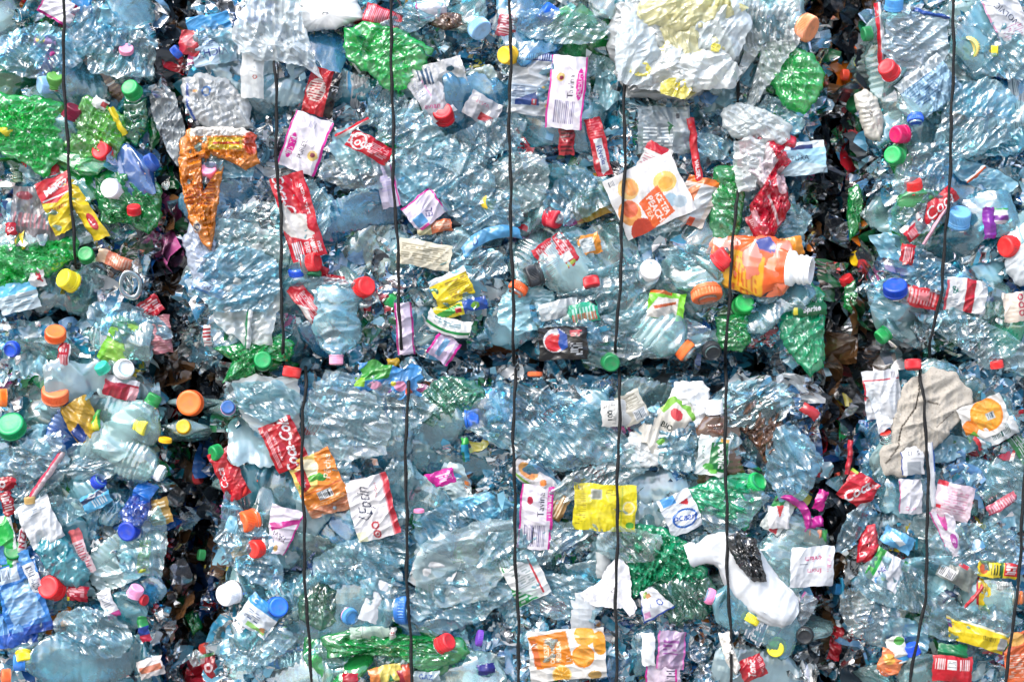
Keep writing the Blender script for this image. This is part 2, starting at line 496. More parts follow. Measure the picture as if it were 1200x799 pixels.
# ------------------------------------------------------------------ caps
def cap_mesh(name, r=0.0145, h=0.017, ridges=44, dish=0.0006, star=False, inner=True):
    """lathe with knurled skirt; axis +X, open end at x=0, top at x=h"""
    prof = [(0.0, r * .86, 0), (0.0, r, 0), (h * .13, r * 1.0, 0), (h * .15, r * .965, 0), (h * .20, r * .97, 1), (h * .5, r * .965, 1), (h * .82, r * .955, 1),
            (h * .90, r * .94, 0), (h * .96, r * .90, 0), (h, r * .80, 0), (h - dish * .3, r * .7, 0), (h - dish, r * .62, 0), (h - dish, r * .3, 0), (h - dish, 0.0001, 0)]
    if inner:
        prof = [(h * .88, 0.0001, 0), (h * .88, r * .84, 0), (h * .3, r * .86, 0)] + prof
    na = ridges * 2
    th = np.linspace(0, 2 * math.pi, na, endpoint=False)
    V = []
    for x, rr, k in prof:
        q = rr + (k * r * 0.035) * (1 - 2 * (np.arange(na) % 2))
        V.append(np.stack([np.full(na, x), q * np.cos(th), q * np.sin(th)], 1))
    V = np.concatenate(V)
    F = grid_faces(na, len(prof), True)
    return new_mesh(name, V, F, M_CAP, True, sharp=38)

ME_CAP = cap_mesh('screw_cap')
ME_CAPW = cap_mesh('wide_cap', r=0.0195, h=0.016, ridges=60)
ME_CAPF = cap_mesh('flat_cap', r=0.0165, h=0.0105, ridges=30, dish=.001)
def sport_mesh():
    prof = [(0, .0145), (.010, .0145), (.012, .0125), (.013, .0075), (.019, .0068), (.020, .0088), (.024, .0085), (.0255, .006), (.0255, .0001)]
    th = np.linspace(0, 2 * math.pi, 32, endpoint=False)
    V = np.concatenate([np.stack([np.full(32, x), r * np.cos(th), r * np.sin(th)], 1) for x, r in prof])
    return new_mesh('sports_cap', V, grid_faces(32, len(prof), True), M_CAP, True, sharp=40)
ME_SPORT = sport_mesh()
def ring_mesh():
    prof = [(0, .0128), (0, .0155), (.003, .0155), (.003, .0128), (0, .0128)]
    th = np.linspace(0, 2 * math.pi, 36, endpoint=False)
    V = np.concatenate([np.stack([np.full(36, x), r * np.cos(th), r * np.sin(th)], 1) for x, r in prof])
    return new_mesh('neck_ring', V, grid_faces(36, len(prof), True), M_CAP, True, sharp=40)
ME_RING = ring_mesh()

# ------------------------------------------------------------------ crushed bottles
class Bottle:
    """one crushed bottle shape: axis x, base at -L/2, neck opening at +L/2 (rigid, on the axis)"""
    def __init__(s, seed, L=.225, R=.034, flat=.42, style=0, amp=.0055):
        s.seed = seed; s.L = L; s.R = R; s.flat = flat; s.style = style; s.amp = amp
        rs = np.random.RandomState(seed)
        s.bend = rs.randn(4) * .5; s.tw = rs.uniform(-1.2, 1.2); s.pinch = rs.rand(3) * 6
        s.ribs = style in (1, 3); s.ribamp = rs.uniform(.0012, .003)
        nu, nv = 46, 70
        t = np.linspace(0, 1, nv)
        V, T = s.hull(nu, t)
        F = grid_faces(nu, nv, True)
        # base closing fan
        V = np.concatenate([V, [V[:nu].mean(0) + (0.006, 0, 0)]])
        b = len(V) - 1
        fan = np.stack([np.full(nu, b), (np.arange(nu) + 1) % nu, np.arange(nu), np.arange(nu)], 1)[:, :3]
        tri = np.concatenate([F[:, [0, 1, 2]], F[:, [0, 2, 3]], fan])
        s.body = new_mesh('bottle_body', V, tri, M_PET, True, sharp=48)
        # threads and neck flange
        na = 24; VV = []; prof = []
        for k in range(3):
            x0 = L / 2 - .004 - k * .0042
            prof += [(x0, .0122), (x0 - .0008, .0136), (x0 - .0018, .0136), (x0 - .0026, .0122)]
        prof += [(L / 2 - .0185, .0124), (L / 2 - .0187, .0162), (L / 2 - .0205, .0162), (L / 2 - .0207, .0124)]
        th = np.linspace(0, 2 * math.pi, na, endpoint=False)
        VV = np.concatenate([np.stack([np.full(na, x), r * np.cos(th), r * np.sin(th)], 1) for x, r in prof])
        s.neck = new_mesh('neck_finish', VV, grid_faces(na, len(prof), True), M_NECK, True, sharp=40)
    def prof(s, t):
        L, R = s.L, s.R
        x = t
        r = np.full_like(x, R)
        r = np.where(x < .04, R * (.72 + 7 * x), r)
        r = R * np.interp(x, [0, .03, .06, .25, .5, .62, .70, .78, .85, .90, .918, 1.0],
                          {0: [.7, .93, 1, .97, 1, 1, .96, .8, .55, .40, .36, .36],
                           1: [.7, .95, 1, 1, .94, 1, .97, .84, .62, .42, .36, .36],
                           2: [.75, .95, 1, 1, 1, 1.02, 1.0, .9, .7, .46, .36, .36],
                           3: [.65, .9, .98, .93, .86, .95, 1.0, .92, .7, .44, .36, .36]}[s.style % 4])
        r = np.where(x > .9, np.maximum(r, .0122), r)
        r = np.where(x > .918, .0122, r)
        if s.ribs:
            r = r - s.ribamp * (np.abs(((x * 17) % 1) - .5) < .16) * (x > .1) * (x < .72)
        return r
    def hull(s, nu, t, grow=0.0, th0=0, th1=2 * math.pi, wrap=True):
        th = np.linspace(th0, th1, nu, endpoint=not wrap)
        T, TH = np.meshgrid(t, th, indexing='ij')
        T = T.ravel(); TH = TH.ravel()
        r = s.prof(T)
        # petal base
        r = r * (1 - .10 * (T < .06) * np.abs(np.cos(TH * 2.5)))
        x = (T - .5) * s.L
        w = 1 - sstep(T, .80, .905)
        Pt = np.stack([x, s.R * np.cos(TH), s.R * np.sin(TH)], 1)
        rs = np.random.RandomState(s.seed + 99)
        h = crease(Pt, rs, rs.uniform(.03, .055)) * s.amp * 1.3 + crease(Pt, rs, .017) * s.amp * rs.uniform(.05, .5)
        x2 = crease(Pt, rs, .03) * s.amp * .35
        r = r + (h - .2 * s.amp) * w
        ang = TH + s.tw * (T - .9) * w
        y = r * np.cos(ang); z = r * np.sin(ang)
        fl = s.flat + (.16 * np.sin(T * 9 + s.pinch[0]) + .1 * np.sin(T * 21 + s.pinch[1])) * s.flat
        fl = 1 + (fl - 1) * w
        wid = 1 + (1 - fl) * .42
        # a dent in the broad face
        y = y * fl * (1 - .35 * np.exp(-((T - .35 - .1 * s.bend[0]) / .12) ** 2) * np.abs(np.sin(ang)) ** 0)
        z = z * wid
        rr = np.hypot(y, z) + 1e-9
        y = y * (1 + grow / rr); z = z * (1 + grow / rr)
        bw = w * (1 - sstep(T, .6, .9))
        y = y + bw * s.bend[1] * .012 * np.sin(T * 5)
        z = z + (s.bend[2] * .035 * (1 - T / .9) ** 2) * (T < .9)
        x = x + x2 * w
        return np.stack([x, y, z], 1), T
    def sleeve(s, t0, t1, ops, name='label_sleeve', res=(90, 46), W=120, H=60, span=(0, 2 * math.pi)):
        nu, nv = res
        t = np.linspace(t0, t1, nv)
        V, T = s.hull(nu, t, .0009, span[0], span[1], wrap=False)
        X = np.tile(np.linspace(0, W, nu), nv); Y = np.repeat(np.linspace(0, H, nv), nu)
        return new_mesh(name, V, grid_faces(nu, nv), M_PRINT, True, draw(X, Y, ops), sharp=50)
# ------------------------------------------------------------------ the yard, the bales
def build_ground():
    m, nt, mk = nodes_of('concrete_yard')
    L = nt.links.new
    tc = mk('ShaderNodeTexCoord')
    n = mk('ShaderNodeTexNoise'); n.inputs['Scale'].default_value = 1.3; n.inputs['Detail'].default_value = 8; L(tc.outputs['Object'], n.inputs['Vector'])
    cr = mk('ShaderNodeValToRGB'); cr.color_ramp.elements[0].color = (.17, .17, .165, 1); cr.color_ramp.elements[1].color = (.33, .32, .30, 1)
    L(n.outputs['Fac'], cr.inputs[0])
    pr = mk('ShaderNodeBsdfPrincipled'); pr.inputs['Roughness'].default_value = .85; L(cr.outputs[0], pr.inputs['Base Color'])
    o = mk('ShaderNodeOutputMaterial'); L(pr.outputs[0], o.inputs[0])
    k = 200
    g = link('ground', new_mesh('ground', [(-k, -k, 0), (k, -k, 0), (k, k, 0), (-k, k, 0)], [(0, 1, 2, 3)], m, False))
    g['kind'] = 'structure'
build_ground()

BALES = [  # x0, x1, y0, y1 in photo pixels, seed, label
    ('UL', -780, 192, -412, 366, 1, 'upper left bale of crushed bottles, its right side sinking into the dark gap'),
    ('LL', -770, 200, 373, 1278, 2, 'lower left bale of crushed bottles with many orange and blue caps'),
    ('UM', 216, 960, -412, 417, 3, 'upper middle bale of crushed bottles carrying the white film bundle'),
    ('LM', 254, 963, 438, 1278, 4, 'lower middle bale of crushed bottles below the horizontal seam'),
    ('UR', 1013, 1960, -412, 413, 5, 'upper right bale of crushed bottles right of the dark gap'),
    ('LR', 994, 1960, 434, 1278, 6, 'lower right bale of crushed bottles with the beige bag in its face'),
]
M_MASS = mat_solid('bale_core', 'attr', rough=0.5, bump=0.5, scale=160, spec=0.3, dirt=0.4)
PAL = [('#4cb8dc', .05, 8), ('#9cdcf2', .15, 9), ('#5cb8e4', .12, 7), ('#e8eef0', .40, 5), ('#2cb0cc', .05, 4), ('#6aa6d8', .25, 3), ('#1f9a55', .18, 2.0),
       ('#2a6fc0', .3, 1.2), ('#c02030', .6, .9), ('#e07a20', .6, .5), ('#d9c83a', .6, .5), ('#d86aa8', .5, .5), ('#303a44', .5, 1.5), ('#6b4a2c', .4, .4)]
PALC = np.array([lin(p[0]) for p in PAL]); PALA = np.array([p[1] for p in PAL]); PALW = np.array([p[2] for p in PAL], float); PALW /= PALW.sum()
PAL_LEFT = PALW.copy(); PAL_LEFT[6] *= 2.2; PAL_LEFT[12] *= 2; PAL_LEFT[2] *= .6; PAL_LEFT /= PAL_LEFT.sum()

def bale_loop(x0, x1, n, r=.05, depth=.72, front=.034):
    """horizontal outline, going back-left -> front -> back-right: points and outward normals"""
    xa, xb = (x0 - 600) * S + .012, (x1 - 600) * S - .012
    segs = []
    m = int(n * .22); q = 5; f = n - 2 * m - 2 * q
    ys = np.linspace(front + depth, front + r, m)
    pts = [(xa, y, -1, 0) for y in ys]
    for k in range(1, q):
        a = math.pi / 2 * k / q
        pts.append((xa + r - r * math.cos(a), front + r - r * math.sin(a), -math.cos(a), -math.sin(a)))
    pts += [(x, front, 0, -1) for x in np.linspace(xa + r, xb - r, f)]
    for k in range(1, q):
        a = math.pi / 2 * k / q
        pts.append((xb - r + r * math.sin(a), front + r - r * math.cos(a), math.sin(a), -math.cos(a)))
    pts += [(xb, y, 1, 0) for y in ys[::-1]]
    return np.array(pts)

def creasez(Pt, rs, cell):
    """crease field over a large face: the cells are cut into blocks"""
    key = np.floor(Pt / .26).astype(int)
    kk = key[:, 0] * 10007 + key[:, 1] * 101 + key[:, 2]
    out = np.zeros(len(Pt))
    for u in np.unique(kk):
        m = kk == u
        out[m] = crease(Pt[m], rs, cell)
    return out

def build_bale(key, x0, x1, y0, y1, seed, label):
    rs = np.random.RandomState(seed)
    zt, zb = Z0 + (399.5 - y0) * S, Z0 + (399.5 - y1) * S
    n = 270
    lp = bale_loop(x0, x1, n)
    nu = len(lp); nv = 190
    zz = np.linspace(zb, zt, nv)
    k = np.clip(np.minimum(zz - zb, zt - zz) / .05, 0, 1)
    inset = .045 * (1 - np.sqrt(1 - (1 - k) ** 2)) 
    X = (lp[None, :, 0] - lp[None, :, 2] * inset[:, None]).ravel(); Y = (lp[None, :, 1] - lp[None, :, 3] * inset[:, None]).ravel(); Z = np.repeat(zz, nu)
    Pt = np.stack([X, Y, Z], 1)
    fr_ = (Pt[:, 1] < .45) & (Pt[:, 2] > .25) & (Pt[:, 2] < 1.95)
    h = crease(Pt, rs, .09) * .010
    h[fr_] += creasez(Pt[fr_], rs, .035) * .007 + creasez(Pt[fr_], rs, .016) * .0035
    NX = np.tile(lp[:, 2], nv); NY = np.tile(lp[:, 3], nv)
    V = Pt + np.stack([NX * h, NY * h, 0 * h], 1)
    # colour patches of the compressed material
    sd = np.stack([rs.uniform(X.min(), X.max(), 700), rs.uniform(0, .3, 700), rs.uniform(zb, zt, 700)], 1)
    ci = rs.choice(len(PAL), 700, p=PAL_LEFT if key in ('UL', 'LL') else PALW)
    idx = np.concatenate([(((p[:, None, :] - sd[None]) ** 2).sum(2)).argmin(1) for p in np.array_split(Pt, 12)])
    col = np.concatenate([PALC[ci[idx]] * .18, np.ones((len(X), 1))], 1)  # palette dimmed, putting the shade of seams and crevices into the core colour
    F = grid_faces(nu, nv)
    F = np.concatenate([F, F[:0]])
    V = np.concatenate([V, [[(lp[0, 0] + lp[-1, 0]) / 2, .4, zt - .02], [(lp[0, 0] + lp[-1, 0]) / 2, .4, zb + .02]]])
    col = np.concatenate([col, col[:2]])
    a = len(V) - 2
    top = [(nu * (nv - 1) + i, nu * (nv - 1) + i + 1, a) for i in range(nu - 1)]
    bot = [(i + 1, i, a + 1) for i in range(nu - 1)]
    tri = np.concatenate([F[:, [0, 1, 2]], F[:, [0, 2, 3]], np.array(top), np.array(bot)])
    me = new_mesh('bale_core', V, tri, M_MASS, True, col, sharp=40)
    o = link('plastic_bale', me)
    tag(o, label, 'bale', 'stacked bales of crushed plastic bottles', 'stuff')
    # loose shreds pressed into the faces, one mesh per bale
    build_shreds(o, key, x0, x1, y0, y1, rs, zt, zb)
    return o

def shard_protos():
    out = []
    for i in range(10):
        rs = np.random.RandomState(500 + i)
        nu, nv = 12, 9
        u, v = np.meshgrid(np.linspace(-.5, .5, nu), np.linspace(-.5, .5, nv)); u = u.ravel(); v = v.ravel()
        Pt = np.stack([u, v * .7], 1)
        w = crease(Pt, rs, .34) * .15 + crease(Pt, rs, .15) * .055
        r = 1 + .25 * np.sin(np.arctan2(v, u) * 3 + rs.rand() * 6)
        out.append(np.stack([u * r, -w, v * .7 * r], 1))
    return out, grid_faces(12, 9)[:, ::-1]
SHP, SHF = shard_protos()

def build_shreds(parent, key, x0, x1, y0, y1, rs, zt, zb):
    VV, FF, CC = [], [], []; base = 0
    xa, xb = (x0 - 600) * S, (x1 - 600) * S
    fr = []
    # front, within and just beyond what the photograph shows
    fx0, fx1 = max(x0, -260), min(x1, 1460); fy0, fy1 = max(y0, -240), min(y1, 1040)
    nfront = int((fx1 - fx0) * (fy1 - fy0) / 300)
    pal = PAL_LEFT if key in ('UL', 'LL') else PALW
    palside = np.array([.5, .05, .1, 0, 1.2, .3, 3, 1.5, 1.2, .5, .2, .1, 16, 5], float); palside /= palside.sum()  # gap shreds weighted to dark colours, putting the gap's shade into the palette
    def put(c, ax, size, tilt, pal=pal):
        nonlocal base
        V = SHP[rs.randint(10)] * size
        M = np.array(Matrix.Rotation(ax, 3, 'Z') @ Matrix.Rotation(rs.uniform(0, 6.28), 3, 'Y') @ Matrix.Rotation(rs.randn() * tilt, 3, 'Z') @ Matrix.Rotation(rs.randn() * tilt, 3, 'X'))
        VV.append(V @ M.T + c); FF.append(SHF + base); base += len(V)
        k = rs.choice(len(PAL), p=pal)
        CC.append(np.tile([*(PALC[k] * rs.uniform(.75, 1.1)), min(.95, PALA[k] + rs.uniform(.02, .42))], (len(V), 1)))
    for i in range(nfront):
        px, py = rs.uniform(fx0, fx1), rs.uniform(fy0, fy1)
        e = min(px - x0, x1 - px, py - y0, y1 - py)
        d = rs.uniform(-.012, .022) - .075 * (1 - min(1, max(e, 0) / 30)) ** 2
        put(np.array([(px - 600) * S, -d, Z0 + (399.5 - py) * S]), 0, rs.uniform(.028, .085), .4)
    # side faces along the gaps
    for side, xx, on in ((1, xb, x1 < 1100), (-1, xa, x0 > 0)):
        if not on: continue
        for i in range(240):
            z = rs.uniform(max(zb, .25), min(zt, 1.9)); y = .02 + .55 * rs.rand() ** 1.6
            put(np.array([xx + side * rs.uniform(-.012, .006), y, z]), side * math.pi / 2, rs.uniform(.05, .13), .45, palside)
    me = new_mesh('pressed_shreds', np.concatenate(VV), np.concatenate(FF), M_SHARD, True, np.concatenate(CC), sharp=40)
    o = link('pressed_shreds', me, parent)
    o['kind'] = 'stuff'

for b in BALES: build_bale(*b)
# the next row of bales, added in dimmed colours to keep the gaps dark
def back_row():
    for k, (xa, xb) in enumerate(((-1.75, -.62), (-.6, .45), (.47, 1.75))):
        rs = np.random.RandomState(40 + k)
        nu, nv = 30, 44
        u, z = np.meshgrid(np.linspace(xa, xb, nu), np.linspace(0, 2.1, nv)); u = u.ravel(); z = z.ravel()
        h = crease(np.stack([u, z], 1), rs, .08) * .02
        V1 = np.stack([u, .86 + h, z], 1); V2 = np.stack([u, np.full_like(u, 1.5), z], 1)
        F = grid_faces(nu, nv); n = nu * nv
        ring = [i for i in range(nu)] + [nu * j + nu - 1 for j in range(1, nv)] + [nu * (nv - 1) + i for i in range(nu - 2, -1, -1)] + [nu * j for j in range(nv - 2, 0, -1)]
        R = np.array(ring); R1 = np.roll(R, -1)
        side = np.stack([R, R + n, R1 + n, R1], 1)
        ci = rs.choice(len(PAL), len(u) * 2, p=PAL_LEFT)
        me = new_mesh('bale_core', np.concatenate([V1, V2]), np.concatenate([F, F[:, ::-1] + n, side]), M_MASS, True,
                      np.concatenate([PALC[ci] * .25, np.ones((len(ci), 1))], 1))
        tag(link('plastic_bale', me), 'dark bale of the next row, added as backing behind the gap between the front bales', 'bale', 'bales in the row behind', 'stuff')
back_row()
# ------------------------------------------------------------------ crushed bottles filling the faces
RB = np.random.RandomState(11)
SLEEVES = []
W_, R_, B_, Y_ = '#eef0f2', '#c8102e', '#1c5fb0', '#f2d11c'
def gen_sleeves():
    a = []
    a.append([('fill', R_), ('rect', 0, 0, 120, 6, W_), ('rect', 0, 54, 120, 60, W_), ('bars', 70, 12, 112, 50, 3, W_, False)])
    a.append([('fill', '#dfe9f2', .75), ('rect', 0, 0, 120, 10, B_), ('rect', 0, 50, 120, 60, B_), ('ell', 30, 30, 18, 12, '#4aa3e0'), ('bars', 62, 16, 112, 46, 3, '#3a4a66', False)])
    a.append([('fill', '#f3f0f6', .8), ('rect', 0, 0, 120, 3, '#d8289a'), ('rect', 0, 57, 120, 60, '#d8289a'), ('ell', 60, 12, 30, 6, '#e04aa8'), ('bars', 10, 24, 60, 50, 3.2, '#6a6a80', False)])
    a.append([('fill', '#2f8f46', .85), ('rect', 0, 8, 120, 14, W_), ('ell', 60, 34, 22, 12, '#e8f0e0'), ('bars', 80, 20, 116, 54, 3, W_, False)])
    a.append([('fill', '#f0a020', .9), ('ell', 30, 34, 22, 22, '#f6c95a'), ('ell', 82, 30, 18, 18, '#e05a18'), ('rect', 0, 0, 120, 6, W_)])
    a.append([('fill', '#f4f6f6', .6), ('rect', 0, 4, 120, 14, '#58aede'), ('bars', 10, 20, 110, 52, 3.5, '#4a5a6a', False)])
    a.append([('fill', '#f2d11c', .95), ('rect', 0, 0, 120, 10, '#c8102e'), ('bars', 20, 18, 70, 52, 3, '#5a4a10', False), ('ell', 95, 36, 16, 14, '#4a9a30')])
    a.append([('fill', '#a8c8e0', .35), ('rect', 0, 0, 120, 4, W_), ('rect', 0, 56, 120, 60, W_), ('bars', 10, 15, 110, 46, 4, '#ffffff', False)])
    return a
PROTO = []
for i in range(22):
    st = i % 4
    b = Bottle(100 + i, L=RB.uniform(.17, .22) if i % 2 else RB.uniform(.12, .17), R=RB.uniform(.030, .038), flat=RB.uniform(.26, .5), style=st, amp=RB.uniform(.003, .0062) * (1 if i % 2 else 1.2))
    b.sleeves = []
    PROTO.append(b)
ART = gen_sleeves()
for i, b in enumerate(PROTO):
    for k in (i % 8, (i * 3 + 4) % 8):
        t0 = RB.uniform(.28, .4); b.sleeves.append(b.sleeve(t0, t0 + RB.uniform(.16, .26), ART[k], span=(0, 2 * math.pi) if RB.rand() < .5 else (.4, RB.uniform(3, 5))))

TINT = {'clear': ('#c4f6f6', .12), 'bluish clear': ('#92e4f6', .14), 'pale blue': ('#5cc8f4', .2), 'grey clear': ('#b2e8e6', .10), 'teal tinted': ('#34bcd0', .18),
        'milky white': ('#ccf2fa', .36), 'green': ('#24d864', .34), 'deep green': ('#14a050', .34), 'blue': ('#2f80e0', .38), 'emerald': ('#1cc896', .38), 'brown': ('#8a5424', .45)}
def tint(n): c, a = TINT[n]; return (*lin(c), a)

def bottle(M, proto, tname, label, cap=None, capcol=None, sleeve=None, ring=True, group=None, pos=None, capmesh=None, sc=1.0, neckcol=None):
    root = bpy.data.objects.new('crushed_bottle', None); COL.objects.link(root); root.empty_display_size = .02
    c = tint(tname) if isinstance(tname, str) else tname
    link('body', proto.body, root, c)
    link('neck', proto.neck, root, (*c[:3], .12))
    if capmesh is not None:
        k = link('cap', capmesh, root, (*lin(capcol), 1)); k.location = (proto.L / 2 - .0145, 0, 0)
        if capmesh is ME_CAPW: k.location.x += .001
    if ring and capmesh is not None:
        r = link('tamper_ring', ME_RING, root, (*lin(capcol), 1)); r.location = (proto.L / 2 - .0185, 0, 0)
    if sleeve is not None: link('label_sleeve', sleeve, root)
    root.matrix_world = M
    tag(root, label, 'bottle', group, pos=pos)
    return root

def anchored(cx, cy, phi, tau, proto, d, sc=1.0, roll=0.0):
    """matrix that puts the cap centre at photo pixel (cx,cy); axis from body to cap points along phi in the picture, tau degrees towards the viewer"""
    a, t = math.radians(phi), math.radians(tau)
    ax = Vector((math.cos(a) * math.cos(t), -math.sin(t), math.sin(a) * math.cos(t)))
    up = Vector((0, -1, 0)) if abs(ax.y) < .92 else Vector((0, 0, 1))
    yv = -(up - ax * up.dot(ax)).normalized()          # local y away from the viewer: broad side faces out
    zv = ax.cross(yv)
    R = Matrix((ax, yv, zv)).transposed().to_4x4() @ Matrix.Rotation(math.radians(roll), 4, 'X')
    tip = P(cx, cy, d)
    return Matrix.Translation(tip - ax * (proto.L / 2 - .004) * sc) @ R @ Matrix.Scale(sc, 4)

NAMES = list(TINT)
FILL_W = {'U': [5, 8, 4.5, 3, 2.5, 2, .15, .1, .25, .05, .05], 'L': [6, 3, 1, 5, 2.5, 1.8, .9, .5, .6, .3, .1]}
fill_list = []
def fill_region(x0, x1, y0, y1, n, wkey, horiz, seed):
    rs = np.random.RandomState(seed)
    w = np.array(FILL_W[wkey], float); w /= w.sum()
    # spread by best candidate
    pts = []
    for i in range(n):
        best, bd = None, -1
        for c in range(12):
            q = (rs.uniform(x0 + 26, x1 - 26), rs.uniform(y0 + 18, y1 - 18))
            dd = min([((q[0] - p[0]) / 1.6) ** 2 + (q[1] - p[1]) ** 2 for p in pts] or [1e9])
            if dd > bd: best, bd = q, dd
        pts.append(best)
    for px, py in pts:
        pr = PROTO[rs.randint(len(PROTO))]
        sc = rs.uniform(.62, 1.0)
        ang = rs.randn() * 28 * (1 if horiz else 2.2) + (180 if rs.rand() < .5 else 0)
        half = pr.L * sc / 2 / S
        a = math.radians(ang)
        # keep the bottle inside its bale face
        hx, hy = abs(math.cos(a)) * half + 14, abs(math.sin(a)) * half + 14
        if x0 > -50: px = max(px, x0 + hx)
        if x1 < 1250: px = min(px, x1 - hx)
        py = min(max(py, y0 + hy + 3), y1 - hy - 5) if y1 < 500 else max(py, y0 + hy + 5)
        tn = NAMES[rs.choice(len(NAMES), p=w)]
        dd_ = rs.uniform(.0, .030)
        if abs(py - 427) < 60 and px > 205: dd_ -= .034 * (1 - abs(py - 427) / 60)
        M = pose(px, py, dd_, ang, (rs.randn() * 9, rs.randn() * 18), sc)
        cap = rs.rand()
        cm, cc = (None, None)
        if cap < .12: cm, cc = ME_CAP, rs.choice(['#1d62c4', '#7fc4ea', '#dfe6ea', '#c41c2c', '#1f9a50'])
        sl = pr.sleeves[rs.randint(2)] if rs.rand() < .22 else None
        o = bottle(M, pr, tn, None, capmesh=cm, capcol=cc, sleeve=sl, pos=(px, py), group='crushed bottles pressed into the bale faces')
        fill_list.append((o, px, py, tn, cm is not None, ang))
fill_region(-50, 192, -50, 366, 24, 'L', False, 21)
fill_region(-50, 200, 373, 840, 30, 'L', False, 22)
fill_region(216, 960, -50, 420, 56, 'U', True, 23)
fill_region(254, 963, 434, 840, 52, 'U', True, 24)
fill_region(1013, 1250, -50, 416, 24, 'U', True, 25)
fill_region(994, 1250, 430, 840, 24, 'U', True, 26)
